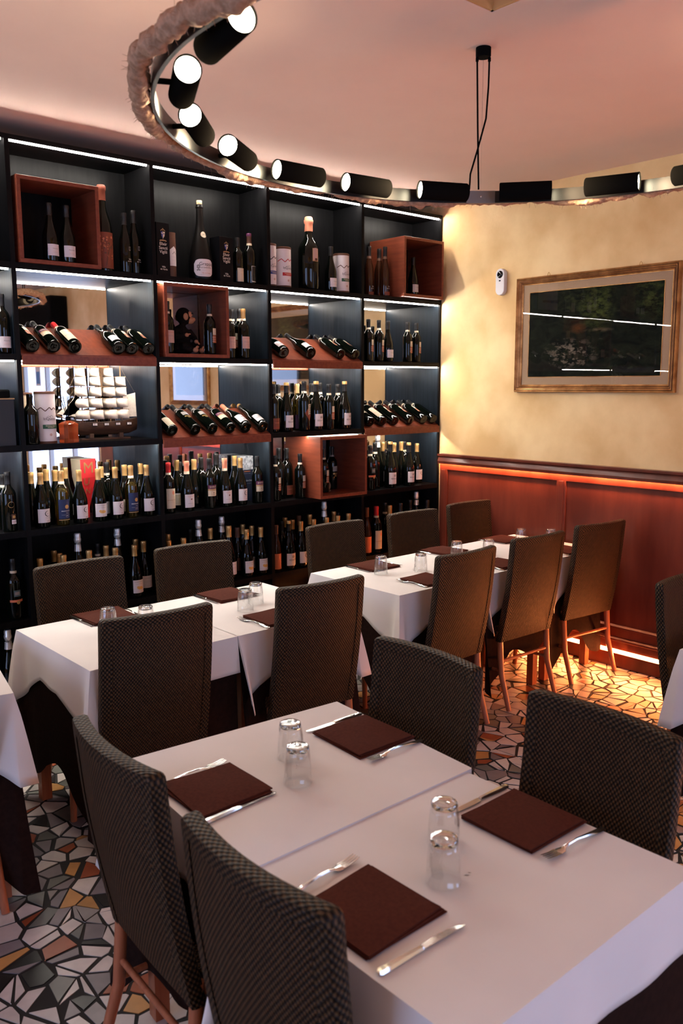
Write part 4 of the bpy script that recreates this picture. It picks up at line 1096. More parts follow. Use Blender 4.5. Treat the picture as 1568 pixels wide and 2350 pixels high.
paw((.100, -.056, .024), (.35, -.2, .9), 'foot', 1.35); paw((.034, -.094, .024), (.35, -.4, .9), 'foot', 1.35)

# black box on the half-hidden shelf at far left
t = thing('black_tray', 'black lidded box on pale tray at the far left', 'box', (1.60, 4.47, 1.5065))
b = MB(); b.box(-.075, .06, -.06, .10, .0, .235); b.build('stand', P('black_card2', (0.012, 0.016, 0.022), .5), t)
b = MB(); b.box(-.078, .062, -.068, .10, .2355, .2415); b.build('tray', pal('tan'), t)
b = MB(); b.box(-.07, .045, -.06, .09, .242, .285); b.build('lid', 'black_metal', t, None, .008)

# ------------------------------------------------------------------ ring pendant lamp
LX, LY, LZ, LR = 2.093, 1.519, 2.557, 1.063
lamp = thing('ring_pendant_lamp', 'black ring-shaped pendant lamp carrying cylinder spotlights below the ceiling', 'lamp', (LX, LY, LZ))
b = MB(); N = 128
vs, fs = [], []
for k in range(N):
    a = 2 * pi * k / N
    for r, z in ((LR - .005, -.023), (LR + .005, -.023), (LR + .005, .023), (LR - .005, .023)): vs.append((r * cos(a), r * sin(a), z))
for k in range(N):
    for i in range(4): fs.append((4 * k + i, 4 * k + (i + 1) % 4, 4 * ((k + 1) % N) + (i + 1) % 4, 4 * ((k + 1) % N) + i))
b.add(vs, fs); b.build('hoop', 'hoop_metal', lamp, 40)
def spot(ang, sense, yaw=0.0):
    a = radians(ang); R_ = LR - .078
    c = Vector((R_ * cos(a), R_ * sin(a), 0.004)); d = (Vector((-sin(a), cos(a), 0)) * sense - Vector((cos(a), sin(a), 0)) * sin(radians(yaw))).normalized()
    rad = Vector((cos(a), sin(a), 0))
    m_ = MB(); r = .0345; L = .100
    prof = [(r - .003, -L), (r, -L + .003), (r, L), (r - .003, L), (r - .0035, L - .006)]
    m_.lathe(prof, 28, caps=False); m_.add([((r - .003) * cos(2 * pi * i / 28), (r - .003) * sin(2 * pi * i / 28), -L) for i in range(28)], [tuple(range(27, -1, -1))])
    o = m_.build('spotlight', 'spot_black', lamp, 50)
    o.location = c; o.rotation_mode = 'QUATERNION'; o.rotation_quaternion = d.to_track_quat('Z', 'Y')
    m_ = MB(); m_.lathe([(r - .0035, L - .006), (0, L - .005)], 28, caps=False)
    tag(m_.build('lens', 'lens', o), 'glowing warm lens')
    q = o.rotation_quaternion.inverted()
    p0 = q @ (rad * r); p1 = q @ (rad * .074)
    m_ = MB(); m_.tube([p0 * .9, p1], .0075, 8); m_.build('bracket', 'black_metal', o, 50)
    ld = bpy.data.lights.new('spot', 'SPOT'); ld.energy = SPOT_W; ld.color = SPOT_COL
    ld.spot_size = radians(115); ld.spot_blend = 1.0; ld.shadow_soft_size = .03
    lo = bpy.data.objects.new('spot_light', ld); COL.objects.link(lo); lo.parent = lamp
    lo.location = c + d * (L + .004); lo.rotation_mode = 'QUATERNION'; lo.rotation_quaternion = (-d).to_track_quat('Z', 'Y')
for k, ang in enumerate((173, 153.3, 132.5, 114, 94.7, 76.5, 57.8)): spot(ang, 1, (-5, 0, 4, 12, -7, 7, 7)[k])
for ang in (39, 20, 1, -19, -39, -59, -79, -99): spot(ang, -1)
for ang in (216, 236): spot(ang, 1)
for deg, full in ((48.4, 1), (168.4, 0), (288.4, 0)):
    a = radians(deg); cx, cy = LR * cos(a), LR * sin(a)
    top = (ZC if full else RZ) - LZ
    m_ = MB(); m_.lathe([(0, top), (.030, top), (.0300, top - .030), (.027, top - .036), (0, top - .036)], 24, (cx, cy, 0)); cp = m_.build('ceiling_canopy', 'black_metal', lamp, 40)
    if full:
        for dx, dy in ((-.018, .016), (.018, -.016)):
            m_ = MB(); m_.lathe([(0, top - .036), (.006, top - .036), (.006, top - .050), (0, top - .050)], 12, (cx + dx, cy + dy, 0)); m_.build('cable_grip', 'black_metal', cp)
        m_ = MB(); m_.tube([(cx - .018, cy + .016, top - .04), (cx - .013, cy + .012, .3), (cx - .006, cy + .006, .03)], .0035, 8); m_.build('cable', 'black_metal', lamp, 60)
        pts = [(cx + .018, cy - .016, top - .04), (cx + .017, cy - .015, .42), (cx + .012, cy - .010, .30), (cx - .010, cy + .009, .19), (cx - .030, cy + .030, .09), (cx - .032, cy + .032, .03)]
        m_ = MB(); m_.tube(pts, .0035, 8); m_.build('cable', 'black_metal', lamp, 60)
        m_ = MB(); 
        vs = []
        for k in range(13):
            aa = a + radians(-3.1 + 6.2 * k / 12)
            for z in (-.0235, .0235): vs.append(((LR - .0065) * cos(aa), (LR - .0065) * sin(aa), z))
        m_.add(vs, [(2 * k, 2 * k + 2, 2 * k + 3, 2 * k + 1) for k in range(12)]); jp = m_.build('joint_plate', 'satin_plate', lamp, 60)
        m_ = MB(); m_.sph(((LR - .008) * cos(a), (LR - .008) * sin(a), 0), .005, 10, 6); m_.build('screw', 'steel', jp, 60)
    m_ = MB(); m_.tube([(cx, cy, .02), (cx, cy, top - .03)], .0007, 5); m_.build('suspension_wire', 'steel', lamp)
# rope wound along the outside of the ring
b = MB(); pts, rd = [], []
rr = random.Random(5)
for k in range(420):
    a = 2 * pi * k / 420
    wob = .012 * sin(9 * a + 1) + .006 * sin(23 * a)
    R_ = LR + .036 + wob * .5
    pts.append((LX + R_ * cos(a), LY + R_ * sin(a), LZ - .004 + wob * .8)); 
    seg = (math.degrees(a) * 1.0 + 7) % 22.0
    pinch = .55 if seg < 1.3 else 1.0
    rd.append((.026 + .003 * sin(61 * a) + rr.uniform(-.0015, .0015)) * pinch)
b.tube(pts, rd, 12, closed=True)
rope = b.build('jute_rope', 'rope', None, 180)
tag(rope, 'thick fuzzy brown jute rope tied along the outside of ring lamp', 'rope')
dm = rope.modifiers.new('subdivision', 'SUBSURF'); dm.levels = 1; dm.render_levels = 1
tx = bpy.data.textures.new('fibres', 'CLOUDS'); tx.noise_scale = .018
dp = rope.modifiers.new('fibre', 'DISPLACE'); dp.texture = tx; dp.strength = .016; dp.mid_level = .5
b = MB()
for k in range(700):
    i = rr.randrange(420); p = Vector(pts[i]); th = rr.uniform(pi * .9, 2.1 * pi)
    a = 2 * pi * i / 420
    rad = Vector((cos(a), sin(a), 0)); n_ = rad * cos(th) + Vector((0, 0, 1)) * sin(th)
    p0 = p + n_ * .022; tip = p + n_ * rr.uniform(.03, .044) + Vector((-sin(a), cos(a), 0)) * rr.uniform(-.012, .012)
    b.tube([p0, tip], [.0007, .0003], 3)
tag(b.build('loose_fibres', 'rope', rope), None, None, None, 'stuff')

# ------------------------------------------------------------------ right wall
def picture(y0, y1, z0, z1, label, glassy, fw=.050, pm='painting'):
    t = thing('framed_painting', label, 'painting', (XW, (y0 + y1) / 2, z0), 0)
    hy, h = (y1 - y0) / 2, z1 - z0
    prof = [(0, .0), (0, .026), (.006, .036), (.013, .030), (.017, .036), (.024, .030), (.028, .032), (.035, .022), (.039, .024), (fw - .004, .014), (fw, .014), (fw, .0)]
    m_ = MB(); vs, fs = [], []
    for cy, cz, sy, sz in ((-hy, 0, 1, 1), (hy, 0, -1, 1), (hy, h, -1, -1), (-hy, h, 1, -1)):
        for ins, dep in prof: vs.append((-dep, cy + sy * ins, cz + sz * ins))
    n = len(prof)
    for k in range(4):
        for i in range(n - 1): fs.append((k * n + i, k * n + i + 1, ((k + 1) % 4) * n + i + 1, ((k + 1) % 4) * n + i))
    for k, f in enumerate(fs): m_.add([vs[q] for q in f], [(0, 1, 2, 3)], 1 if k % (n - 1) in (3, 5, 7) else 0)
    m_.build('frame', ['gilt', 'gilt_dark'], t)
    i1, i2 = fw - .002, fw + .052
    m_ = MB(); m_.box(-.010, -.004, -hy + i1, hy - i1, i1, h - i1); m_.build('mount_board', 'mount', t)
    m_ = MB(); m_.grid(lambda u, v: (-.0108, (hy - i2) * (1 - 2 * u), i2 + (h - 2 * i2) * v), 1, 1, 0, lambda u, v: (u, v)); m_.build('canvas', pm, t)
    m_ = MB(); 
    for q in ((-hy + i2 - .004, -hy + i2, i2, h - i2), (hy - i2, hy - i2 + .004, i2, h - i2), (-hy + i2, hy - i2, i2 - .004, i2), (-hy + i2, hy - i2, h - i2, h - i2 + .004)): m_.box(-.0120, -.0100, *q)
    m_.build('fillet', 'gilt', t)
    m_ = MB(); m_.box(-.0150, -.0135, -hy + i1, hy - i1, i1, h - i1); m_.build('glass', 'picture_glass', t)
    for y in (-hy * .55, hy * .58):
        m_ = MB(); m_.tube([(-.008, y - .010, h), (-.010, y - .006, h + .016), (-.010, y, h + .022), (-.010, y + .006, h + .016), (-.008, y + .010, h)], .0018, 6); m_.build('hanging_ring', 'gilt', t)
picture(2.515, 3.683, 1.757, 2.519, 'gilt-framed dark woodland stream painting on yellow wall', True)
picture(1.02, 1.80, 1.60, 2.50, 'second gilt-framed picture on yellow wall, seen mirrored in the rack', True)
t = thing('motion_sensor', 'small white wall sensor with black round lens left of the painting', 'sensor', (XW, 3.823, 2.421))
b = MB()
out = [(.0375 * cos(a_), .0375 * sin(a_) + (.1425 if sin(a_) >= 0 else .0375)) for a_ in [2 * pi * (i + .5) / 32 for i in range(32)]]
b.prism(out, -.034, -.0005, 'x'); b.build('casing', 'white_plastic', t, 30, .004, 3)
b = MB(); b.sph((-.032, 0, .140), (.010, .026, .026), 20, 12); b.build('lens', P('lens_black', (0.006, 0.006, 0.008), 0.06), t, 60)
b = MB(); b.box(-.0355, -.033, -.007, .007, .094, .102); b.build('button', 'black_metal', t)
t = thing('air_conditioner', 'black air conditioner high on the wall, seen mirrored in the rack', 'air conditioner', (XW, -2.35, 2.46))
b = MB(); b.box(-.24, -.001, -.80, .80, 0, .50); b.build('casing', 'black_metal', t, None, .02, 3)
b = MB()
for k in range(3): b.box(-.246, -.236, -.74, .74, .04 + .03 * k, .055 + .03 * k)
b.build('grille', P('grille_grey', (0.03, 0.03, 0.03), .5), t)
t = thing('window_notice', 'blue and white notice in the shop window, seen mirrored in the rack', 'notice', (XW - .012, -2.62, 1.80))
b = MB(); b.box(0, .004, -.09, .09, 0, .27); b.build('sheet', pal('white'), t)
b = MB(); b.box(-.001, 0, -.06, .06, .03, .20); b.build('print', P('notice_blue', (0.05, 0.22, 0.55), .5), t)

# ------------------------------------------------------------------ tables, cloths, settings
TZ = .762
def cloth_mesh(hx, hy, d, dt, hang, tips, mat, ztop, flare, ridge, seed, rough_edge=0.0, nside=34, nt=9, pw=1.2):
    """hang: which of S,E,N,W sides hang; tips: per corner SW,SE,NE,NW 0/1. Local frame centred on the table."""
    rnd = random.Random(seed)
    ph = [rnd.uniform(0, 6.28) for _ in range(8)]
    b = MB()
    cor = [(-hx, -hy), (hx, -hy), (hx, hy), (-hx, hy)]
    nrm = [(0, -1), (1, 0), (0, 1), (-1, 0)]
    # top with a soft edge: inner grid + roll
    rr = .010
    per, info = [], []
    for s in range(4):
        (x0, y0), (x1, y1) = cor[s], cor[(s + 1) % 4]
        L = hypot(x1 - x0, y1 - y0)
        # denser samples near the corners
        for i in range(nside):
            q = i / nside
            q = .5 - .5 * cos(pi * q) if True else q
            per.append((x0 + (x1 - x0) * q, y0 + (y1 - y0) * q)); info.append((s, q * L, L))
    n = len(per)
    W = min(.26, .45 * min(hx, hy) * 2)
    rows = []
    for q in (.02, .3, .6, .85): rows.append([(x * q, y * q, ztop) for x, y in per])
    rows.append([(x * (1 - .012 / hx), y * (1 - .012 / hy), ztop) for x, y in per])
    def pt(i, t, zoff):
        s, a, L = info[i]; x, y = per[i]
        nx, ny = nrm[s]
        if a < 1e-6:
            px, py = nrm[(s - 1) % 4]
            hs, hp = hang[s], hang[(s - 1) % 4]
            nx, ny = (nx * hs + px * hp), (ny * hs + py * hp)
        drop = d; rg = 0; tn = 0
        if not hang[s] and not (a < 1e-6 and hang[(s - 1) % 4]): 
            drop = .012
            ca = [(a, s), (L - a, (s + 1) % 4)]
            nx, ny = nrm[s]
            if t > 0: return (x + nx * .0015, y + ny * .0015, ztop - min(.012, drop) * t)
        for dist, c in ((a, s), (L - a, (s + 1) % 4)):
            if tips[c]:
                k = max(0, 1 - dist / W)
                drop = max(drop, d + (dt - d) * k ** 1.15)
                ridge_ = ridge * (1 if hang[c] and hang[(c - 1) % 4] else 2.3)
                rg += ridge_ * exp(-(dist / .030) ** 2) - ridge_ * .38 * exp(-((dist - .085) / .045) ** 2)
        wv = flare * (.75 + .35 * sin(a * 9 + ph[s]) + .25 * sin(a * 21 + ph[s + 4]))
        o = (wv + rg) * t ** pw + .004 * min(1, t * 6)
        o = max(o, .003)
        return (x + nx * o, y + ny * o, ztop - drop * t * (1 + rough_edge * .06 * sin(a * 17 + ph[s])) - .004 * min(1, t * 6))
    for j in range(nt + 1):
        t = j / nt
        rows.append([pt(i, t, 0) for i in range(n)])
    vs = sum(rows, [])
    fs = [(r * n + i, r * n + (i + 1) % n, (r + 1) * n + (i + 1) % n, (r + 1) * n + i) for r in range(len(rows) - 1) for i in range(n)]
    fs.append(tuple(range(n)))
    if mat:                                  # south edge cut askew
        vs = [(x, y + mat * x * min(1, max(0, (hy - y) / (2 * hy))), z) for x, y, z in vs]
    b.add(vs, fs)
    return b
def place_local(mb, x, y, rz):
    c, s = cos(rz), sin(rz)
    mb.v = [(x + a * c - b_ * s, y + a * s + b_ * c, z) for a, b_, z in mb.v]
def table(cx, cy, hx, hy, rz, hang, tips, where, seed, ud=.50, udt=.68, ext=0.0, dz=0.0, rg=1.0, skew=0.0):
    t = thing('dining_table', 'dining table hidden by dark undercloth, ' + where, 'table', (cx, cy, 0), rz, 'dining tables')
    b = MB(); b.box(-hx + .012, hx - .012, -hy + .012 + (.055 if skew else 0), hy - .012, TZ - .030, TZ - .0005); b.build('tabletop', 'legwood', t)
    for sx in (-1, 1):
        for sy in (-1, 1):
            b = MB(); x, y = sx * (hx - .06), sy * (hy - .06); b.box(x - .022, x + .022, y - .022, y + .022, 0, TZ - .031); b.build('leg', 'legwood', t)
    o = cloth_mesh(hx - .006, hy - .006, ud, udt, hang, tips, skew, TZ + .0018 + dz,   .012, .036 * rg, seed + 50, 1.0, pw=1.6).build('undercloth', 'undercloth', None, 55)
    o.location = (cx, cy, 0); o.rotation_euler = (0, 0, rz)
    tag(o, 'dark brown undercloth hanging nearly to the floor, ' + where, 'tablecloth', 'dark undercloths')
    o = cloth_mesh(hx, hy + ext, .150, .315, hang, tips, skew, TZ + .0065 + dz, .020, .038 * rg, seed, pw=.85).build('tablecloth', 'cloth', None, 55)
    o.location = (cx - ext * sin(-rz) * -1 * -1, cy - ext, 0); o.rotation_euler = (0, 0, rz)
    tag(o, 'white tablecloth with hanging corners, ' + where, 'tablecloth', 'white tablecloths')
    sd = o.modifiers.new('thickness', 'SOLIDIFY'); sd.thickness = .0016; sd.offset = 1
# S E N W hanging flags; SW SE NE NW tips
table(1.3285, 1.098, .374, .320, 0, (1, 1, 0, 1), (1, 0, 1, 1), 'nearest table, near half', 1)
table(1.375, 1.745, .374, .320, radians(-4.7), (0, 1, 1, 1), (1, 0, 1, 1), 'nearest table, far half', 2, ext=.004, dz=.0050, skew=.0822)
table(1.638, 3.245, .327, .357, 0, (1, 0, 1, 1), (1, 0, 0, 1), 'left table by the rack, left half', 3)
table(2.295, 3.245, .327, .357, 0, (1, 1, 1, 0), (1, 1, 1, 1), 'left table by the rack, right half', 4)
table(3.285, 3.265, .318, .345, 0, (1, 0, 1, 1), (1, 0, 0, 1), 'corner table, left third', 5)
table(3.923, 3.265, .318, .345, 0, (1, 0, 1, 0), (1, 0, 0, 1), 'corner table, middle third', 6)
table(4.524, 3.265, .282, .345, 0, (1, 1, 1, 0), (1, 1, 1, 1), 'corner table, third against the wall', 7, rg=.22)
table(.758, 3.262, .325, .355, radians(-11), (1, 1, 1, 1), (1, 1, 1, 1), 'table cut by the left picture edge', 8)
table(3.530, 1.215, .360, .340, 0, (1, 1, 1, 1), (1, 1, 1, 1), 'table cut by the right picture edge', 9, .40, .60)

# place settings: napkin, fork, knife as separate things
ZT = TZ + .0085
def napkin_mesh(seed):
    rnd = random.Random(seed); b = MB()
    h = .106
    for k in range(3):
        j = [rnd.uniform(-.006, .006) for _ in range(8)]
        c = [(-h + j[0], -h + j[1]), (h + j[2], -h + j[3]), (h + j[4], h + j[5]), (-h + j[6], h + j[7])]
        z0 = .004 * k; n = 10
        def f(u, v, top):
            x = (c[0][0] * (1 - u) + c[1][0] * u) * (1 - v) + (c[3][0] * (1 - u) + c[2][0] * u) * v
            y = (c[0][1] * (1 - u) + c[1][1] * u) * (1 - v) + (c[3][1] * (1 - u) + c[2][1] * u) * v
            puff = .0045 * (sin(pi * u) * sin(pi * v)) ** .5 * (k + 1) / 3 + (.0022 * sin(5 * u + seed) * sin(4 * v + 2 * seed) if k == 2 else 0)
            return (x, y, z0 + (max(.0030 + puff, .002) if top else (.0003 if k == 0 else .0003)))
        o_ = len(b.v)
        vs = [f(i / n, jj / n, tp) for tp in (0, 1) for jj in range(n + 1) for i in range(n + 1)]
        fs = []
        m = (n + 1) ** 2
        for jj in range(n):
            for i in range(n):
                a = jj * (n + 1) + i
                fs.append((a, a + n + 1, a + n + 2, a + 1)); fs.append((m + a, m + a + 1, m + a + n + 2, m + a + n + 1))
        edge = [i for i in range(n + 1)] + [(n + 1) * i + n for i in range(1, n + 1)] + [(n + 1) * n + i for i in range(n - 1, -1, -1)] + [(n + 1) * i for i in range(n - 1, 0, -1)]
        for q in range(len(edge)):
            a, c2 = edge[q], edge[(q + 1) % len(edge)]
            fs.append((a, c2, m + c2, m + a))
        b.add(vs, fs)
    return b.mesh('napkin', 'napkin', 60)
def strip(b, sects):
    """loft of rectangular cross-sections (y, half width, z, thickness)"""
    vs, fs = [], []
    for y, w_, z, th in sects: vs += [(-w_, y, z), (-w_ * .6, y, z + th), (w_ * .6, y, z + th), (w_, y, z)]
    for k in range(len(sects) - 1):
        for i in range(4): fs.append((4 * k + i, 4 * k + (i + 1) % 4, 4 * k + 4 + (i + 1) % 4, 4 * k + 4 + i))
    fs += [(3, 2, 1, 0), tuple(range(len(vs) - 4, len(vs)))]
    b.add(vs, fs)
b = MB()
strip(b, [(-.112, .004, .001, .0025), (-.108, .0085, .001, .003), (-.085, .0085, .0025, .003), (-.050, .0055, .006, .003), (-.010, .0032, .010, .003), (.020, .0032, .0085, .003), (.036, .0048, .006, .0025), (.044, .0105, .004, .0022), (.060, .0122, .0035, .002)])
for k in (-1.5, -.5, .5, 1.5):
    m_ = []; x = k * .0062
    vs, fs = [], []
    for y, dx, z in ((.058, .0025, .0035), (.080, .0021, .004), (.098, .0016, .0065), (.108, .0009, .0085)):
        vs += [(x - dx, y, z), (x - dx, y, z + .0016), (x + dx, y, z + .0016), (x + dx, y, z)]
    for q in range(3):
        for i in range(4): fs.append((4 * q + i, 4 * q + (i + 1) % 4, 4 * q + 4 + (i + 1) % 4, 4 * q + 4 + i))
    fs.append(tuple(range(12, 16))); b.add(vs, fs)
FORK = b.mesh('fork', 'steel', 45)
b = MB()
strip(b, [(-.112, .004, .001, .004), (-.106, .0085, .001, .006), (-.080, .0082, .001, .0065), (-.030, .0062, .0015, .0060), (-.004, .0055, .002, .005), (.000, .0050, .002, .004)])
vs = []
for y, xl, xr in ((.000, -.004, .005), (.006, -.009, .0055), (.030, -.0105, .0055), (.075, -.0095, .0050), (.098, -.006, .0045), (.110, .0, .004)): vs += [(xl, y, .0028), (xr, y, .002), (xr, y, .0042), (xl, y, .0032)]
b.add(vs, [(4 * q + i, 4 * q + (i + 1) % 4, 4 * q + 4 + (i + 1) % 4, 4 * q + 4 + i) for q in range(5) for i in range(4)] + [(0, 3, 2, 1), (20, 21, 22, 23)])
KNIFE = b.mesh('knife', 'steel', 45)
NAP = [napkin_mesh(k) for k in range(4)]
def glass_mesh():
    b = MB(); H = .102
    prof_o = [(.0385, 0), (.0388, .0015), (.0375, .030), (.0360, .055), (.0340, .075), (.0315, .092), (.0305, .097), (.0290, .1005), (.026, .102), (.012, .1015), (0, .1005)]
    fl = lambda k, a, r: r * (1 - (.030 * (.5 - .5 * cos(18 * a)) if 3 <= k <= 6 else (.012 * (.5 - .5 * cos(18 * a)) if k == 2 else 0)))
    b.lathe(prof_o, 72, flute=fl, caps=False)
    prof_i = [(.0385, 0), (.0365, .0012), (.0352, .030), (.0335, .055), (.0310, .075), (.0280, .086), (.020, .090), (0, .091)]
    b.lathe(prof_i, 72, caps=False)
    return b.mesh('tumbler', 'tumbler_glass', 60)
GLASS = glass_mesh()
def gbase():
    b = MB(); b.lathe([(0, .0915), (.020, .0906), (.0275, .0868), (.0300, .094), (.0292, .0995), (.026, .1012), (.012, .1008), (0, .0998)], 36, flute=lambda k, a, r: r * (1 + .018 * cos(18 * a)), caps=False)
    return b.mesh('thick_base', P('base_glass', (0.97, 0.98, 0.98), 0.02, trans=1.0, ior=1.5), 60)
GB = gbase()
def setting(cx, cy, ang, who, seed, fork=True, dz=0.0, nx=.118, ns=1.0):
    """ang: direction the diner faces, 0 = +Y; fork on their left, knife on their right"""
    c, s = cos(ang), sin(ang)
    def W_(x, y): return (cx + x * c - y * s, cy + x * s + y * c)
    rnd = random.Random(seed)
    for nm, me, x, y, dr, cat in (('napkin', NAP[seed % 4], 0, 0, rnd.uniform(-.04, .04), 'napkin'), ('fork', FORK, -nx, .0, rnd.uniform(-.07, .07), 'fork'), ('table_knife', KNIFE, nx, -.005, rnd.uniform(-.06, .06), 'knife')):
        o = link(nm, me); X, Y_ = W_(x, y)
        o.location = (X, Y_, ZT + dz); o.rotation_euler = (0, 0, ang + dr)
        if nm == 'napkin': o.scale = (ns, ns, 1)
        txt = {'napkin': 'folded dark brown napkin', 'fork': 'steel fork lying', 'table_knife': 'steel table knife lying'}[nm]
        tag(o, '%s at %s' % (txt, who), cat, {'napkin': 'brown napkins on the tables', 'fork': 'forks on the tables', 'table_knife': 'knives on the tables'}[nm])
R90 = pi / 2
setting(1.130, 1.770, -R90, "nearest table's far left place", 1, dz=.005)
setting(1.080, 1.140, -R90, "nearest table's near left place", 2, nx=.150)
setting(1.643, 1.765, R90, "nearest table's far right place", 3, nx=.135, dz=.005)
setting(1.600, 1.150, R90, "nearest table's near right place", 4, nx=.140)
setting(1.690, 3.530, pi, "left table's far side, left place", 5)
setting(2.318, 3.490, pi, "left table's far side, right place", 6)
setting(1.600, 2.995, 0, "left table's near side, left place", 7)
setting(2.245, 2.995, 0, "left table's near side, right place", 8)
setting(3.338, 3.495, pi, "corner table's far side, left place", 9)
setting(3.975, 3.520, pi, "corner table's far side, middle place", 10)
setting(4.570, 3.520, pi, "corner table's far side, wall place", 11)
setting(3.305, 3.045, 0, "corner table's near side, left place", 12)
setting(3.930, 3.040, 0, "corner table's near side, middle place", 13)
setting(4.560, 3.030, 0, "corner table's near side, wall place", 14)
for x, y, lab in ((1.400, 1.803, 'farther of the pair by far napkins, nearest table'), (1.318, 1.668, 'nearer of the pair by far napkins, nearest table'), (1.385, 1.215, 'farther of the near pair, nearest table'), (1.268, 1.112, 'nearer of the near pair, nearest table'),
    (1.598, 3.320, 'left table, leftmost'), (1.735, 3.240, 'left table, second from left'), (2.228, 3.200, 'left table, third from left'), (2.342, 3.275, 'left table, rightmost'),
    (3.240, 3.335, 'corner table, leftmost'), (3.455, 3.235, 'corner table, second from left'), (3.895, 3.350, 'corner table, third from left'), (4.090, 3.262, 'corner table, fourth from left'), (4.552, 3.362, 'corner table, fifth from left'), (4.680, 3.222, 'corner table, rightmost by wall')):
    t = thing('tumbler', 'upturned fluted glass tumbler, ' + lab, 'glass', (x, y, ZT + (.005 if 1.45 < y < 2 else 0)), random.uniform(0, 1), 'upturned tumblers on the tables')
    link('glass_wall', GLASS, t); link('thick_base', GB, t)

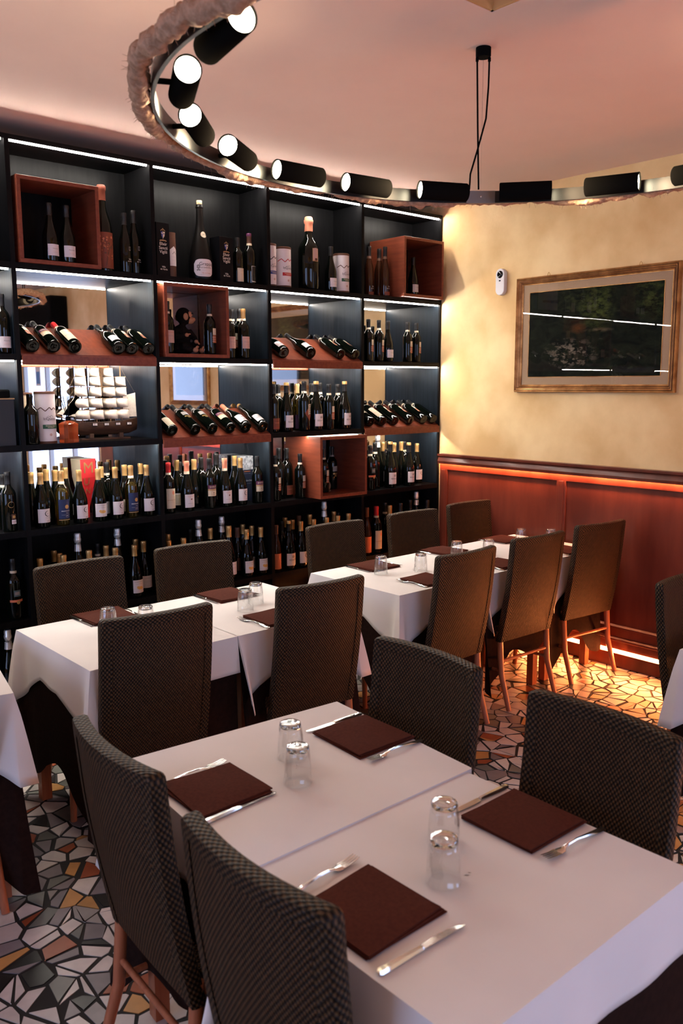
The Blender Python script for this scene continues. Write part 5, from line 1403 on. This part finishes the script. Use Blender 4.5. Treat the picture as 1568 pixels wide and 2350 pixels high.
# ------------------------------------------------------------------ woven chairs
def back_pt(x, z, w_):
    """rear surface of the woven back: lean and bow"""
    t = (z - .385) / .59
    y = -.205 - .085 * t - .012 * sin(pi * t)
    bow = .030 * (1 - (x / w_) ** 2) * min(1, t * 1.3 + .15)
    return y - bow
CW = .216
def make_chair():
    t = thing('woven_chair', 'x', 'chair', (0, 0, 0), 0, 'woven high-back chairs')
    b = MB(); th = .034; Z0, Z1 = .385, .972; nu, nv = 18, 26
    def fr(u, v, off):
        x = (2 * u - 1) * CW; z = Z0 + (Z1 - Z0) * v
        e = max(0, abs(2 * u - 1) - .90) / .10
        z -= .004 * e * e * v
        inset = off
        return (x, back_pt(x, z, CW) + inset, z)
    def loop(off, shr):
        def g(u, v):
            p = fr(u, v, off)
            return (p[0] * (1 - shr), p[1], Z0 + (p[2] - Z0) * (1 - shr * .35))
        return g
    uvf = lambda u, v: ((2 * u - 1) * CW, Z0 + (Z1 - Z0) * v)
    b.grid(loop(0, 0.02), nu, nv, 0, uvf)
    g2 = loop(th, 0.02)
    b.grid(lambda u, v: g2(1 - u, v), nu, nv, 0, uvf)
    b.build('backrest', 'weave', t, 60)
    # braided edge running up both sides and over the top, wraps the frame
    b = MB()
    path = [(-CW, Z0 + (Z1 - .012 - Z0) * k / 18) for k in range(19)] + [(-CW + .0015, Z1 - .003), (-CW + .007, Z1 + .001)] + [(-CW + .012 + (2 * CW - .024) * k / 14, Z1 + .002) for k in range(0, 15)] + [(CW - .007, Z1 + .001), (CW - .0015, Z1 - .003)] + [(CW, Z1 - .012 - (Z1 - .012 - Z0) * k / 18) for k in range(19)]
    n = len(path); vs, fs, uvs = [], [], []
    sec = [(-.030, -.0022), (-.010, -.0035), (.004, -.003), (.0085, .006), (.0085, .028), (.004, .0365), (-.010, .037), (-.030, .0362)]
    tot = 0; acc = []
    for k in range(n):
        if k: tot += hypot(path[k][0] - path[k - 1][0], path[k][1] - path[k - 1][1])
        acc.append(tot)
        a = path[max(0, k - 1)]; c = path[min(n - 1, k + 1)]
        tx, tz = c[0] - a[0], c[1] - a[1]; L = hypot(tx, tz); ox, oz = -tz / L, tx / L
        for so, dy in sec:
            x, z = path[k][0] + ox * so, path[k][1] + oz * so
            vs.append((x, back_pt(max(-CW, min(CW, x)), min(z, Z1), CW) + dy, z))
    m = len(sec)
    sl = [0]
    for i in range(1, m): sl.append(sl[-1] + hypot(sec[i][0] - sec[i - 1][0], sec[i][1] - sec[i - 1][1]))
    for k in range(n - 1):
        for i in range(m - 1):
            fs.append((k * m + i, k * m + i + 1, (k + 1) * m + i + 1, (k + 1) * m + i)); uvs.append([(sl[i], acc[k]), (sl[i + 1], acc[k]), (sl[i + 1], acc[k + 1]), (sl[i], acc[k + 1])])
    b.add(vs, fs, 0, uvs)
    b.build('backrest_edge', 'weave_edge', t, 50)
    # seat
    b = MB()
    def seat(u, v, z):
        y = -.215 + .445 * v; hw = .195 + .030 * v
        return ((2 * u - 1) * hw, y, z + .008 * sin(pi * u) * sin(pi * v))
    b.grid(lambda u, v: seat(u, v, .462), 10, 10, 0, lambda u, v: (u * .43, v * .44))
    b.grid(lambda u, v: seat(1 - u, v, .418), 2, 2, 0, lambda u, v: (u * .43, v * .44))
    ring = [(0, k / 6) for k in range(7)] + [(k / 6, 1) for k in range(1, 7)] + [(1, 1 - k / 6) for k in range(1, 7)] + [(1 - k / 6, 0) for k in range(1, 6)]
    vs = [seat(u, v, .462) for u, v in ring] + [seat(u, v, .418) for u, v in ring]
    m = len(ring); b.add(vs, [(i, (i + 1) % m, m + (i + 1) % m, m + i) for i in range(m)], 0, [[(i * .07, .46), (i * .07 + .07, .46), (i * .07 + .07, .418), (i * .07, .418)] for i in range(m)])
    b.build('seat', 'weave', t, 40)
    b = MB(); b.box(-.195, .195, -.20, .215, .385, .417); b.build('seat_frame', 'legwood', t, None, .003)
    for sx in (-1, 1):
        b = MB(); b.tube([(sx * .207, -.186, .44), (sx * .207, -.190, .385), (sx * .207, -.205, .20), (sx * .209, -.268, .0005)], [.0165, .0175, .017, .0140], 12); b.build('leg', 'legwood', t, 60)
        b = MB(); b.tube([(sx * .195, .190, .42), (sx * .198, .196, .20), (sx * .200, .205, .0005)], [.017, .016, .0135], 12); b.build('leg', 'legwood', t, 60)
        b = MB(); b.tube([(sx * .207, -.205, .215), (sx * .198, .195, .215)], .0095, 8); b.build('stretcher', 'legwood', t, 60)
    b = MB(); b.tube([(-.205, -.198, .270), (.205, -.198, .270)], .0095, 8); b.build('stretcher', 'legwood', t, 60)
    return t
CH = [(1.706, 3.535, 181.3, 'leftmost of the row before the wine rack'), (2.325, 3.553, 177.1, 'second from left before the wine rack'), (3.347, 3.570, 180.2, 'third from left before the wine rack'), (4.028, 3.583, 178.3, 'fourth from left before the wine rack'), (4.655, 3.628, 178.1, 'in the far corner beside the yellow wall'),
    (1.556, 3.040, -5.5, "back turned, left table's near side, left"), (2.318, 3.000, -4.8, "back turned, left table's near side, right"), (3.272, 3.025, 1.0, "back turned, corner table's near side, left"), (3.936, 3.055, -2.0, "back turned, corner table's near side, middle"), (4.588, 3.055, -6.0, "back turned, corner table's near side, by red strip"),
    (1.640, 1.772, 88.7, "nearest table's right side, far one"), (1.603, 1.130, 87.7, "nearest table's right side, near one"), (1.135, 1.770, -93, "nearest table's left side, far one"), (1.092, 1.165, -90, "nearest table's left side, near one"),
    (.717, 3.083, 0, 'showing only one leg at the left picture edge'), (3.520, 1.452, 178, 'cut by the right picture edge')]
ch0 = make_chair()
for i, (x, y, a, lab) in enumerate(CH):
    txt = 'dark woven high-back chair, ' + lab
    if i == 0:
        ch0.location = (x, y, 0); ch0.rotation_euler = (0, 0, radians(a)); ch0['label'] = txt
    else: copy_tree(ch0, None, (x, y, 0), radians(a), txt)
